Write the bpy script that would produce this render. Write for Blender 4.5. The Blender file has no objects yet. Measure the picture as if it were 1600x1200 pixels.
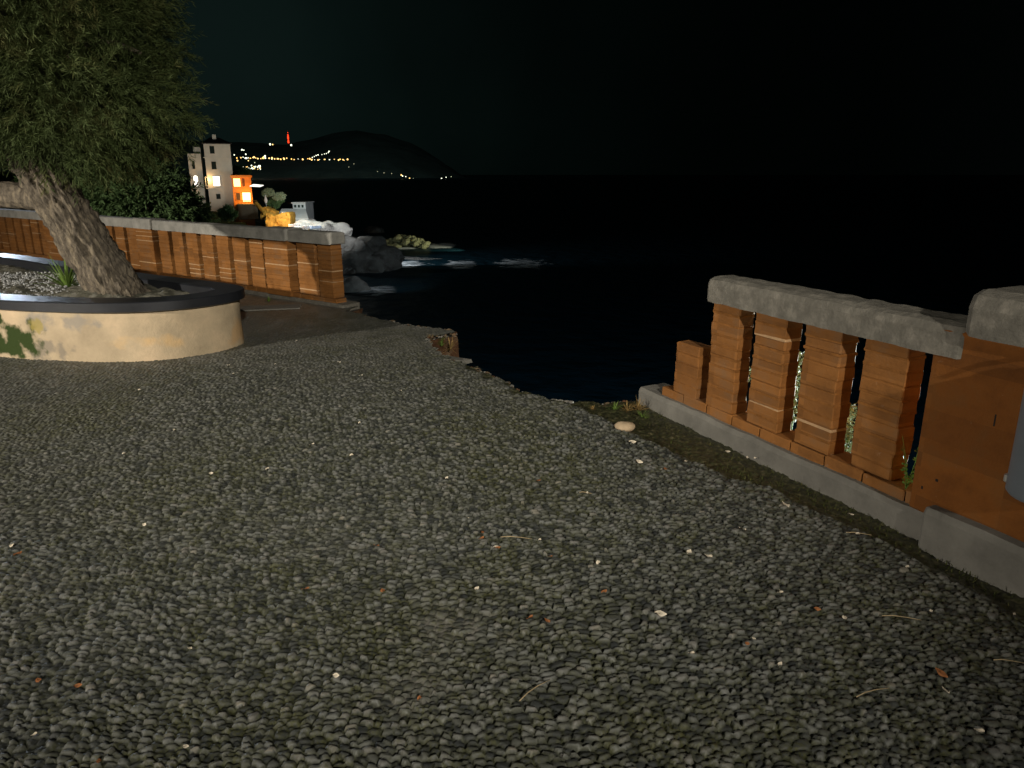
import bpy, math, random
import numpy as np
from mathutils import Vector

random.seed(7); rng = np.random.default_rng(11)
scene = bpy.context.scene
COL = scene.collection
TAU = math.tau

# ------------------------------------------------------------------ camera
PITCH = math.atan(328/1150)
cam_d = bpy.data.cameras.new('camera'); cam = bpy.data.objects.new('camera', cam_d); COL.objects.link(cam)
cam.location = (0, 0, 1.6); cam.rotation_euler = (math.pi/2 - PITCH, 0, 0)
cam_d.sensor_width = 36; cam_d.lens = 36*1150/1600; cam_d.clip_start = .05; cam_d.clip_end = 20000
scene.camera = cam
scene.view_settings.view_transform = 'Standard'; scene.view_settings.look = 'None'
scene.view_settings.exposure = 0; scene.view_settings.gamma = 1
scene.render.resolution_x = 1024; scene.render.resolution_y = 768
SEA = -12.4

# ------------------------------------------------------------------ night sky
w = bpy.data.worlds.new('World'); scene.world = w; w.use_nodes = True
nt = w.node_tree; nt.nodes.clear()
def N(nt, t, **k):
    n = nt.nodes.new(t)
    for a, b in k.items(): setattr(n, a, b)
    return n
def ramp(n, stops):
    e = n.color_ramp.elements
    while len(e) > 1: e.remove(e[-1])
    e[0].position = stops[0][0]; e[0].color = (*stops[0][1], 1)
    for p, c in stops[1:]:
        x = e.new(p); x.color = (*c, 1)
tc = N(nt, 'ShaderNodeTexCoord'); dt = N(nt, 'ShaderNodeVectorMath', operation='DOT_PRODUCT')
gd = Vector((-.36, .93, .12)).normalized(); dt.inputs[1].default_value = gd
nt.links.new(tc.outputs['Generated'], dt.inputs[0])
rp = N(nt, 'ShaderNodeValToRGB')
ramp(rp, [(0, (.0022, .0034, .0032)), (.70, (.0002, .0005, .0004)), (.84, (.0004, .0010, .0008)), (.92, (.0007, .0019, .0016)), (.985, (.0022, .0050, .0044)), (1, (.0030, .0064, .0057))])
nt.links.new(dt.outputs['Value'], rp.inputs[0])
ns = N(nt, 'ShaderNodeTexNoise'); ns.inputs['Scale'].default_value = 3; ns.inputs['Detail'].default_value = 4
nt.links.new(tc.outputs['Generated'], ns.inputs['Vector'])
mr = N(nt, 'ShaderNodeMapRange'); mr.inputs['From Min'].default_value = .3; mr.inputs['From Max'].default_value = .7
mr.inputs['To Min'].default_value = .65; mr.inputs['To Max'].default_value = 1.25
nt.links.new(ns.outputs['Fac'], mr.inputs['Value'])
bg = N(nt, 'ShaderNodeBackground'); out = N(nt, 'ShaderNodeOutputWorld')
nt.links.new(rp.outputs['Color'], bg.inputs['Color']); nt.links.new(mr.outputs['Result'], bg.inputs['Strength'])
nt.links.new(bg.outputs[0], out.inputs['Surface'])

# ------------------------------------------------------------------ lamps (out of view, some only added as fill)
def lamp(name, kind, loc, power, col, radius=.1, target=None, angle=None, blend=.5):
    d = bpy.data.lights.new(name, kind); d.energy = power; d.color = col; d.shadow_soft_size = radius
    o = bpy.data.objects.new(name, d); o.location = loc; COL.objects.link(o)
    if kind == 'SPOT':
        d.spot_size = math.radians(angle); d.spot_blend = blend
    if target is not None:
        o.rotation_euler = (Vector(target)-Vector(loc)).to_track_quat('-Z', 'Y').to_euler()
    return o
lamp('plaza_lamp_light', 'SPOT', (-12.5, -2.5, 3.6), 8600, (1, .92, .80), .14, (-3.6, 9.4, .3), 88, 1)
lamp('square_lamp_light', 'SPOT', (3.0, -8.0, 5.6), 8000, (1, .94, .82), .12, (-1.9, 8.0, .2), 32, 1)
lamp('sea_fill_light', 'SPOT', (2.0, 9.0, -4), 20000, (.55, .85, 1), .3, (6, 34, SEA), 100, 1)  # unseen spot added to give the near water a blue tint
lamp('climber_fill_light', 'SPOT', (4.6, 6.4, -.6), 4500, (.9, 1, .92), .06, (2.2, 4.6, .5), 60, .8)  # unseen spot added behind the wall to brighten the climbers
lamp('promenade_lamp_light', 'POINT', (-14.3, 20.5, 2.7), 900, (.72, .84, 1), .12)

# ------------------------------------------------------------------ helpers
def ray(px, py):
    s, c = math.sin(PITCH), math.cos(PITCH); v = (py-600)/1150; u = (px-800)/1150
    return u, c-v*s, -(s+v*c)
def at(px, py, Y):
    r = ray(px, py); t = Y/r[1]; return Vector((r[0]*t, Y, 1.6+r[2]*t))
def onz(px, py, z=0.):
    r = ray(px, py); t = (z-1.6)/r[2]; return Vector((r[0]*t, r[1]*t, z))

def _h(ix, iy, iz, seed):
    h = (ix.astype(np.int64)*374761393 + iy.astype(np.int64)*668265263 + iz.astype(np.int64)*2147483647 + seed*1274126177) & 0xffffffff
    h = ((h ^ (h >> 13))*1274126177) & 0xffffffff
    h = ((h ^ (h >> 16))*2246822519) & 0xffffffff
    return ((h ^ (h >> 15)) & 0xffffff)/float(0xffffff)
def vnoise(P, scale=1., seed=0):
    P = np.asarray(P, float)*scale
    if P.shape[1] == 2: P = np.column_stack([P, np.zeros(len(P))])
    i = np.floor(P).astype(np.int64); f = P-i; f = f*f*(3-2*f); r = 0
    for a in (0, 1):
        for b in (0, 1):
            for c in (0, 1):
                wt = (f[:, 0] if a else 1-f[:, 0])*(f[:, 1] if b else 1-f[:, 1])*(f[:, 2] if c else 1-f[:, 2])
                r = r + wt*_h(i[:, 0]+a, i[:, 1]+b, i[:, 2]+c, seed)
    return r
def fbm(P, scale=1., oct=4, seed=0):
    r = 0; a = .5; t = 0
    for k in range(oct):
        r = r + a*vnoise(P, scale*2**k, seed+k*7); t += a; a *= .5
    return r/t

def mesh(name, V, F, mats, parent=None, smooth=False, midx=None, attrs=None):
    me = bpy.data.meshes.new(name)
    V = np.asarray(V, np.float32).reshape(-1, 3)
    me.vertices.add(len(V)); me.vertices.foreach_set('co', V.ravel())
    if isinstance(F, np.ndarray):
        n = F.shape[1]; tot = F.size; starts = np.arange(0, tot, n); li = F.ravel(); nf = len(F)
    else:
        li = np.concatenate([np.asarray(f) for f in F]); ln = np.array([len(f) for f in F])
        starts = np.concatenate([[0], np.cumsum(ln)[:-1]]); nf = len(F); tot = len(li)
    me.loops.add(tot); me.loops.foreach_set('vertex_index', li.astype(np.int32))
    me.polygons.add(nf); me.polygons.foreach_set('loop_start', starts.astype(np.int32))
    if midx is not None: me.polygons.foreach_set('material_index', np.asarray(midx, np.int32))
    me.polygons.foreach_set('use_smooth', np.full(nf, smooth))
    for m in (mats if isinstance(mats, (list, tuple)) else [mats]): me.materials.append(m)
    if attrs:
        for k, v in attrs.items():
            a = me.attributes.new(k, 'FLOAT_COLOR', 'POINT')
            v = np.column_stack([v, np.ones(len(v))]) if v.shape[1] == 3 else v
            a.data.foreach_set('color', v.astype(np.float32).ravel())
    me.update(calc_edges=True); me.validate()
    o = bpy.data.objects.new(name, me); COL.objects.link(o)
    if parent is not None: o.parent = parent
    return o
class MB:
    def __init__(s): s.V = []; s.F = []; s.M = []
    def add(s, V, F, m=0):
        n = len(s.V); s.V.extend([tuple(v) for v in V]); s.F.extend([tuple(i+n for i in f) for f in F]); s.M.extend([m]*len(F)); return s
    def box(s, x0, x1, y0, y1, z0, z1, m=0, b=0., jit=0.):
        """box, its edges chamfered by b"""
        if b <= 0:
            V = [(x, y, z) for z in (z0, z1) for x, y in ((x0, y0), (x1, y0), (x1, y1), (x0, y1))]
            return s.add(V, [(3, 2, 1, 0), (4, 5, 6, 7), (0, 1, 5, 4), (1, 2, 6, 5), (2, 3, 7, 6), (3, 0, 4, 7)], m)
        def ring(z, i):
            a, bb, c, d = x0+i, x1-i, y0+i, y1-i
            r = [(a+b, c), (bb-b, c), (bb, c+b), (bb, d-b), (bb-b, d), (a+b, d), (a, d-b), (a, c+b)]
            return [(p+random.uniform(-jit, jit), q+random.uniform(-jit, jit), z+random.uniform(-jit, jit)) for p, q in r]
        V = ring(z0, b)+ring(z0+b, 0)+ring(z1-b, 0)+ring(z1, b); F = [tuple(range(7, -1, -1)), tuple(range(24, 32))]
        for k in range(3):
            for i in range(8): j = (i+1) % 8; F.append((k*8+i, k*8+j, k*8+8+j, k*8+8+i))
        return s.add(V, F, m)
    def loft(s, rings, m=0, cap=True, closed=True):
        n = len(rings[0]); V = [p for r in rings for p in r]; F = []
        for k in range(len(rings)-1):
            for i in range(n if closed else n-1): j = (i+1) % n; F.append((k*n+i, k*n+j, (k+1)*n+j, (k+1)*n+i))
        if cap: F.append(tuple(range(n-1, -1, -1))); F.append(tuple((len(rings)-1)*n+i for i in range(n)))
        return s.add(V, F, m)
    def tube(s, pts, rads, n=10, m=0):
        rings = []
        for i, p in enumerate(pts):
            a = Vector(pts[max(i-1, 0)]); b = Vector(pts[min(i+1, len(pts)-1)]); d = (b-a).normalized()
            u = d.orthogonal() if abs(d.z) > .9 else d.cross(Vector((0, 0, 1))); u.normalize(); v = d.cross(u)
            rings.append([tuple(Vector(p)+(u*math.cos(TAU*k/n)+v*math.sin(TAU*k/n))*rads[i]) for k in range(n)])
        return s.loft(rings, m)
    def build(s, name, mats, parent=None, smooth=False):
        return mesh(name, s.V, s.F, mats, parent, smooth, s.M)
def tag(o, label=None, cat=None, group=None, kind=None):
    if label: o['label'] = label
    if cat: o['category'] = cat
    if group: o['group'] = group
    if kind: o['kind'] = kind
    return o
def thing(name, label, cat, loc=(0, 0, 0), rz=0, group=None):
    o = bpy.data.objects.new(name, None); o.location = loc; o.rotation_euler = (0, 0, rz); o.empty_display_size = .3
    COL.objects.link(o); return tag(o, label, cat, group)

# ------------------------------------------------------------------ materials
def mat(name, col, rough=.8, var=.25, scale=6., bump=0., bscale=40., spec=.4, emit=None, es=0., detail=6., extra=None, stretch=None, metal=0.):
    m = bpy.data.materials.new(name); m.use_nodes = True; t = m.node_tree; b = t.nodes['Principled BSDF']
    b.inputs['Roughness'].default_value = rough; b.inputs['Specular IOR Level'].default_value = spec; b.inputs['Metallic'].default_value = metal
    if emit:
        b.inputs['Emission Color'].default_value = (*emit, 1); b.inputs['Emission Strength'].default_value = es
    tcn = N(t, 'ShaderNodeTexCoord'); vec = tcn.outputs['Object']
    if stretch:
        mp = N(t, 'ShaderNodeMapping'); mp.inputs['Scale'].default_value = stretch; t.links.new(vec, mp.inputs['Vector']); vec = mp.outputs[0]
    n1 = N(t, 'ShaderNodeTexNoise'); n1.inputs['Scale'].default_value = scale; n1.inputs['Detail'].default_value = detail; n1.inputs['Roughness'].default_value = .65
    t.links.new(vec, n1.inputs['Vector'])
    r = N(t, 'ShaderNodeValToRGB'); c2 = extra or tuple(c*(1+var) for c in col)
    ramp(r, [(.3, tuple(c*(1-var) for c in col)), (.5, col), (.72, c2)])
    t.links.new(n1.outputs['Fac'], r.inputs[0]); t.links.new(r.outputs['Color'], b.inputs['Base Color'])
    if bump:
        n2 = N(t, 'ShaderNodeTexNoise'); n2.inputs['Scale'].default_value = bscale; n2.inputs['Detail'].default_value = 6; n2.inputs['Roughness'].default_value = .7
        t.links.new(vec, n2.inputs['Vector'])
        bp = N(t, 'ShaderNodeBump'); bp.inputs['Strength'].default_value = 1; bp.inputs['Distance'].default_value = bump
        t.links.new(n2.outputs['Fac'], bp.inputs['Height']); t.links.new(bp.outputs[0], b.inputs['Normal'])
    m['ramp'] = r.name
    return m
def brick_mat(name, col):
    m = mat(name, col, .85, .3, 4, .004, 70, .25, extra=(col[0]*.82, col[1]*1.05, col[2]*1.9))
    t = m.node_tree; b = t.nodes['Principled BSDF']; src = b.inputs['Base Color'].links[0].from_socket
    tcn = N(t, 'ShaderNodeTexCoord'); sp = N(t, 'ShaderNodeSeparateXYZ'); t.links.new(tcn.outputs['Object'], sp.inputs[0])
    d = N(t, 'ShaderNodeMath', operation='DIVIDE'); d.inputs[1].default_value = .068; t.links.new(sp.outputs['Z'], d.inputs[0])
    f = N(t, 'ShaderNodeMath', operation='FLOOR'); t.links.new(d.outputs[0], f.inputs[0])
    dx = N(t, 'ShaderNodeMath', operation='DIVIDE'); dx.inputs[1].default_value = .37; t.links.new(sp.outputs['X'], dx.inputs[0])
    fx = N(t, 'ShaderNodeMath', operation='FLOOR'); t.links.new(dx.outputs[0], fx.inputs[0])
    cb = N(t, 'ShaderNodeCombineXYZ'); t.links.new(fx.outputs[0], cb.inputs[0]); t.links.new(f.outputs[0], cb.inputs[1])
    wn = N(t, 'ShaderNodeTexWhiteNoise', noise_dimensions='2D'); t.links.new(cb.outputs[0], wn.inputs[0])
    mrr = N(t, 'ShaderNodeMapRange'); mrr.inputs['To Min'].default_value = .78; mrr.inputs['To Max'].default_value = 1.18; t.links.new(wn.outputs['Value'], mrr.inputs['Value'])
    # pale worn scuffs with a shape of their own
    n3 = N(t, 'ShaderNodeTexNoise'); n3.inputs['Scale'].default_value = 14; n3.inputs['Detail'].default_value = 8; n3.inputs['Roughness'].default_value = .75
    t.links.new(tcn.outputs['Object'], n3.inputs['Vector'])
    r3 = N(t, 'ShaderNodeValToRGB'); ramp(r3, [(.62, (0, 0, 0)), (.74, (.45, .45, .45))]); t.links.new(n3.outputs['Fac'], r3.inputs[0])
    mx0 = N(t, 'ShaderNodeVectorMath', operation='SCALE'); t.links.new(src, mx0.inputs[0]); t.links.new(mrr.outputs[0], mx0.inputs['Scale'])
    mx = N(t, 'ShaderNodeMix', data_type='RGBA'); mx.inputs['B'].default_value = (.36, .27, .19, 1)
    t.links.new(r3.outputs['Color'], mx.inputs['Factor']); t.links.new(mx0.outputs[0], mx.inputs['A']); t.links.new(mx.outputs['Result'], b.inputs['Base Color'])
    return m
BRICK = brick_mat('painted_terracotta', (.225, .092, .022))
MORTAR = mat('mortar', (.40, .25, .13), .95, .25, 20, .003, 80, .2)
JOINT = mat('orange_mortar', (.20, .082, .02), .95, .3, 20, .003, 80, .2)
CONC = mat('weathered_concrete', (.135, .125, .103), .9, .25, 14, .007, 42, .25, detail=12, extra=(.22, .20, .165))
CONCL = mat('pale_coping_concrete', (.27, .26, .23), .9, .35, 5, .006, 45, .25, detail=9, extra=(.36, .34, .30))
CONC2 = mat('kerb_concrete', (.150, .142, .122), .9, .28, 4, .004, 60, .25, detail=8)
STUCCO = brick_mat('smooth_painted_render', (.165, .056, .008))
# ---- planter plaster with moss and bare patches
def plaster_mat():
    m = mat('cream_plaster', (.40, .315, .205), .85, .24, 2.6, .006, 22, .2, extra=(.52, .39, .25)); t = m.node_tree; b = t.nodes['Principled BSDF']
    src = b.inputs['Base Color'].links[0].from_socket
    tcn = N(t, 'ShaderNodeTexCoord'); sp = N(t, 'ShaderNodeSeparateXYZ'); t.links.new(tcn.outputs['Object'], sp.inputs[0])
    def spot(src, cx, hw, cz, hz, scale, th, col, fac=1.):
        n = N(t, 'ShaderNodeTexNoise'); n.inputs['Scale'].default_value = scale; n.inputs['Detail'].default_value = 7; t.links.new(tcn.outputs['Object'], n.inputs['Vector'])
        def dist(sock, c, h):
            a = N(t, 'ShaderNodeMath', operation='SUBTRACT'); a.inputs[1].default_value = c; t.links.new(sock, a.inputs[0])
            d = N(t, 'ShaderNodeMath', operation='DIVIDE'); d.inputs[1].default_value = h; t.links.new(a.outputs[0], d.inputs[0])
            p = N(t, 'ShaderNodeMath', operation='MULTIPLY'); t.links.new(d.outputs[0], p.inputs[0]); t.links.new(d.outputs[0], p.inputs[1]); return p.outputs[0]
        ad = N(t, 'ShaderNodeMath', operation='ADD'); t.links.new(dist(sp.outputs['X'], cx, hw), ad.inputs[0]); t.links.new(dist(sp.outputs['Z'], cz, hz), ad.inputs[1])
        sb = N(t, 'ShaderNodeMath', operation='MULTIPLY_ADD'); sb.inputs[1].default_value = -.22; t.links.new(ad.outputs[0], sb.inputs[0]); t.links.new(n.outputs['Fac'], sb.inputs[2])
        rr = N(t, 'ShaderNodeMapRange'); rr.inputs['From Min'].default_value = th; rr.inputs['From Max'].default_value = th+.13; rr.inputs['To Max'].default_value = fac; t.links.new(sb.outputs[0], rr.inputs['Value'])
        mx = N(t, 'ShaderNodeMix', data_type='RGBA'); mx.inputs['B'].default_value = (*col, 1)
        t.links.new(rr.outputs[0], mx.inputs['Factor']); t.links.new(src, mx.inputs['A']); return mx.outputs['Result']
    src = spot(src, -3.95, .55, .36, .12, 7, .40, (.25, .22, .18), .8)
    src = spot(src, -4.12, .28, .08, .12, 9, .36, (.20, .17, .13), .8)
    src = spot(src, -3.4, .9, .17, .1, 3, .42, (.56, .36, .16), .7)
    src = spot(src, -2.6, .12, .1, .25, 3, .40, (.48, .30, .14), .7)
    src = spot(src, -4.78, .60, .17, .22, 7, .24, (.026, .042, .008), 1)
    src = spot(src, -4.2, .12, .33, .1, 8, .40, (.28, .22, .06), .8)
    t.links.new(src, b.inputs['Base Color']); return m
PLASTER = plaster_mat()
RIM = mat('polished_black_stone', (.012, .013, .016), .42, .4, 3, .0012, 8, .5)
SOIL = mat('planter_soil', (.10, .095, .07), 1, .5, 9, .02, 30, .2, extra=(.20, .19, .16))
BARK = mat('rugged_bark', (.125, .104, .078), .95, .7, 20, .025, 34, .15, extra=(.27, .22, .15), stretch=(1, 1, .35))
NEEDLE = mat('olive_needles', (.044, .062, .018), .75, .6, 2.0, 0, 1, .15, extra=(.095, .085, .030))
SHRUBM = mat('dark_green_leaves', (.09, .15, .055), .7, .5, 2, 0, 1, .2)
IVY = mat('pale_variegated_leaves', (.30, .36, .25), .6, .5, 22, 0, 1, .3, extra=(.6, .64, .52))
WEED = mat('weed_green', (.10, .16, .03), .7, .4, 20, 0, 1, .2)
DRY = mat('dry_grass', (.26, .17, .06), .9, .4, 20, 0, 1, .2)
STEEL = mat('dull_grey_metal', (.20, .225, .25), .5, .12, 5, .0008, 30, .5, metal=.35)
CHROME = mat('bright_metal', (.55, .55, .52), .3, .1, 8, 0, 1, .5, metal=.8)
ROCKM = mat('coastal_rock', (.17, .165, .15), .95, .55, .5, .25, 1.6, .15, detail=9)
WROCK = mat('pale_limestone', (.50, .48, .44), .95, .35, .45, .3, 1.2, .15, detail=9)
HILLM = mat('scrub_slope', (.016, .026, .014), 1, .4, .3, .3, .8, .05)
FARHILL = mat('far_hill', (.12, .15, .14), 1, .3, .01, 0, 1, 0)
WALLW = mat('villa_render', (.56, .52, .44), .9, .1, .7, .01, 6, .1)
WALLO = mat('orange_render', (.62, .22, .05), .9, .12, .8, .01, 6, .1)
WALLG = mat('grey_terrace_concrete', (.36, .38, .37), .9, .15, .6, .02, 5, .1)
ROOFM = mat('roof_tiles', (.06, .05, .045), .9, .3, 3, .02, 8, .1)
SHUT = mat('dark_shutter', (.012, .02, .016), .7, .2, 4, 0, 1, .1)
def emis(name, col, s):
    m = mat(name, (.2, .2, .2), .5, 0, emit=col, es=s); m.cycles.emission_sampling = 'NONE'; return m
GLOW_W = emis('lit_window_white', (1, .93, .78), 3.5)
GLOW_O = emis('lit_window_yellow', (1, .62, .16), 4.)
L_WARM = emis('far_lamp_warm', (1, .62, .20), 2.6); L_WHITE = emis('far_lamp_white', (.95, 1, .75), 2.6)
L_AMBER = emis('far_lamp_amber', (1, .55, .12), 3); L_RED = emis('mast_red', (1, .05, .01), 2.2); L_FAINT = emis('far_lamp_faint', (.8, .85, .5), 1.0)

# ------------------------------------------------------------------ the plaza ground
EDGE = [(-2.0, 8.85), (-1.62, 8.42), (-1.13, 7.98), (-.68, 7.70), (-.57, 7.567), (-.87, 7.33), (-.81, 7.05), (-.70, 6.72), (-.63, 6.5), (-.33, 6.11), (-.16, 5.86), (-.05, 5.67), (.03, 5.42),
        (.24, 5.24), (.42, 5.12), (.65, 5.08), (.90, 5.18), (1.16, 5.20)]
WA = Vector((.93, 5.101, 0)); WD = Vector((.4110, -.9116, 0)).normalized(); WO = Vector((.9116, .4110, 0))    # right wall: start, direction, outward
LA = Vector((-2.076, 9.018, 0)); LD = Vector((-4.721, 3.584, 0)).normalized(); LO = Vector((LD.y, -LD.x, 0))  # left wall; LO outward (+y side)
if LO.y < 0: LO = -LO
far_l = LA+LD*15+LO*.28
r_end = WA+WD*9+WO*.3
POLY = [tuple((LA+LO*.28-LD*.02)[:2])]+EDGE+[tuple(r_end[:2]), (5.2, -7), (-17, -7), (-17, far_l.y), tuple(far_l[:2])]
def inside(x, y, poly):
    r = np.zeros(x.shape, bool); n = len(poly)
    for i in range(n):
        x1, y1 = poly[i]; x2, y2 = poly[(i+1) % n]
        if y1 == y2: continue
        c = ((y1 > y) != (y2 > y)) & (x < (x2-x1)*(y-y1)/(y2-y1)+x1); r ^= c
    return r
def seg_dist(P, pts):
    d = np.full(len(P), 1e9)
    for (a, b) in zip(pts[:-1], pts[1:]):
        a = np.array(a[:2]); b = np.array(b[:2]); ab = b-a; t = np.clip(((P-a)@ab)/(ab@ab), 0, 1)
        d = np.minimum(d, np.hypot(*(P-a-t[:, None]*ab).T))
    return d
STRIP = np.array([(-9, 0), (2.57, 1.80), (2.956, 1.655), (3.208, 1.50), (3.563, 1.34), (3.706, 1.18), (4.066, .945), (4.518, .674), (5.07, .40), (5.25, .2), (5.3, -.1)], float)
def strip_x(y):
    ys = STRIP[1:, 0]; xs = STRIP[1:, 1]
    r = np.interp(y, ys, xs); lo = y < 2.57; r = np.where(lo, 1.80+(2.57-y)*.47, r); return np.where(y > 5.3, 9, r)
PATCHES = [(onz(690, 985), .30), (onz(640, 1085), .16), (onz(330, 1060), .16), (onz(600, 830), .35), (onz(430, 640), .8), (onz(860, 690), .5)]
def pebble_field(P):
    """height and colour keys of a carpet of small set pebbles"""
    n = len(P)
    wx = (fbm(P, 1.1, 3, 5)-.5)*.28+(fbm(P, 9, 2, 8)-.5)*.028; wy = (fbm(P, 1.1, 3, 15)-.5)*.28+(fbm(P, 9, 2, 18)-.5)*.028
    ang = (fbm(P, .45, 2, 31)-.5)*2.2*0+.25
    Q = P+np.column_stack([wx, wy])
    ca, sa = math.cos(.25), math.sin(.25)
    U = np.column_stack([(Q[:, 0]*ca+Q[:, 1]*sa)/.0325, (-Q[:, 0]*sa+Q[:, 1]*ca)/.0245])
    U[:, 0] += .5*(np.floor(U[:, 1]) % 2)*0
    c0 = np.floor(U).astype(np.int64); f1 = np.full(n, 9.); f2 = np.full(n, 9.); id1 = np.zeros((n, 2), np.int64); dv = np.zeros((n, 2))
    z = np.zeros(n, np.int64)
    for a in (-1, 0, 1):
        for b in (-1, 0, 1):
            cx = c0[:, 0]+a; cy = c0[:, 1]+b
            sx = cx+.5+(_h(cx, cy, z, 1)-.5)*.78; sy = cy+.5+(_h(cx, cy, z, 2)-.5)*.78
            dx = (U[:, 0]-sx); dy = (U[:, 1]-sy); d = np.sqrt(dx*dx+dy*dy)+(_h(cx, cy, z, 7)-.5)*.16
            m = d < f1; f2 = np.where(m, f1, np.minimum(f2, d)); f1 = np.where(m, d, f1)
            id1[m, 0] = cx[m]; id1[m, 1] = cy[m]; dv[m, 0] = dx[m]; dv[m, 1] = dy[m]
    e = f2-f1
    r = _h(id1[:, 0], id1[:, 1], z, 3); r2 = _h(id1[:, 0], id1[:, 1], z, 4); r3 = _h(id1[:, 0], id1[:, 1], z, 6)
    dome = 1-np.exp(-(e/.13)**1.5)
    h = .019*dome*(1-.16*np.clip(f1, 0, 1)**2)+(r-.5)*.010*dome+dome*(dv[:, 0]*(r2-.5)*.016+dv[:, 1]*(r3-.7)*.017)
    pm = fbm(P, 1.7, 5, 77)*.7+fbm(P, 14, 3, 78)*.3
    for c, rad in PATCHES:
        d = np.hypot(P[:, 0]-c.x, (P[:, 1]-c.y)*1.2); pm = pm+(.30 if rad < .32 else .07)*np.exp(-(d/rad)**2)
    fill = np.clip((pm-.66)/.20, 0, 1)              # mortar standing higher between the stones
    base = fill*.0125
    h = np.maximum(h, base+(vnoise(P, 160, 9)-.5)*.0012)
    mort = np.clip((base+.0012-h+.002)/.002, 0, 1)*fill
    return h, e, r, mort, fill
def ground_attr(P):
    h, e, r, mort, fill = pebble_field(P)
    far = np.clip((P[:, 1]-5.2)/3, 0, 1)
    sx = strip_x(P[:, 1])+(fbm(P, 7, 3, 3)-.5)*.10
    soil = np.clip((P[:, 0]-sx)/.05, 0, 1)
    de = seg_dist(P, EDGE[5:]); soil = np.maximum(soil, np.clip((.10+(vnoise(P, 9, 4)-.5)*.16-de)/.05, 0, 1)*(P[:, 0] > -.4)*.9)
    rough = (fbm(P, 45, 3, 21)-.5)*.022+(fbm(P, 9, 2, 22)-.5)*.02-.004
    wear_lift = np.clip((P[:, 1]-4.6)/3.0, 0, 1)*.80; wear_lift = np.maximum(wear_lift, np.clip((-P[:, 0]-1.2)/2.5, 0, 1)*.5)
    h = h*(1-wear_lift)+.004*wear_lift
    mort = np.maximum(mort, wear_lift*(.30+.5*np.clip((fbm(P, 5, 3, 66)-.45)*3, 0, 1)))  # worn grey mortar; paleness also painted to lift the shaded far ground
    hh = h*(1-soil)+rough*soil
    hh += (fbm(P, .9, 3, 40)-.5)*.03
    moss = np.clip(.45+(fbm(P, 1.3, 4, 55)-.5)*1.1+(fbm(P, 22, 3, 56)-.5)*1.6, 0, 1)
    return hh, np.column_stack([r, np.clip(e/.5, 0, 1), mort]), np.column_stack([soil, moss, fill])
def grid_ground():
    ys = [1.25]
    while ys[-1] < 3.2: ys.append(ys[-1]+.0062)
    while ys[-1] < 10.4: ys.append(ys[-1]+.0062*(ys[-1]/3.2)**.9)
    ys = np.array(ys); xs = np.arange(-6.6, 3.0, .0072)
    X, Y = np.meshgrid(xs, ys); sh = X.shape; x = X.ravel(); y = Y.ravel()
    P = np.column_stack([x, y])
    jit = (vnoise(P, 14, 61)-.5)*.07+(vnoise(P, 45, 62)-.5)*.03
    keep = inside(x+jit, y+jit, POLY)
    keep &= (x > -.84*y-.8) & (x < .86*y+1.2)
    idx = np.full(x.size, -1, np.int64); k = np.flatnonzero(keep); idx[k] = np.arange(len(k))
    P = P[k]; H = np.zeros(len(P)); A = np.zeros((len(P), 3)); B = np.zeros((len(P), 3))
    for s in range(0, len(P), 200000):
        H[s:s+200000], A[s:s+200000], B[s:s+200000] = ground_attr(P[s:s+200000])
    I = idx.reshape(sh); q = np.stack([I[:-1, :-1], I[:-1, 1:], I[1:, 1:], I[1:, :-1]], -1).reshape(-1, 4)
    q = q[(q >= 0).all(1)]
    return np.column_stack([P, H]), q, A, B
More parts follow.
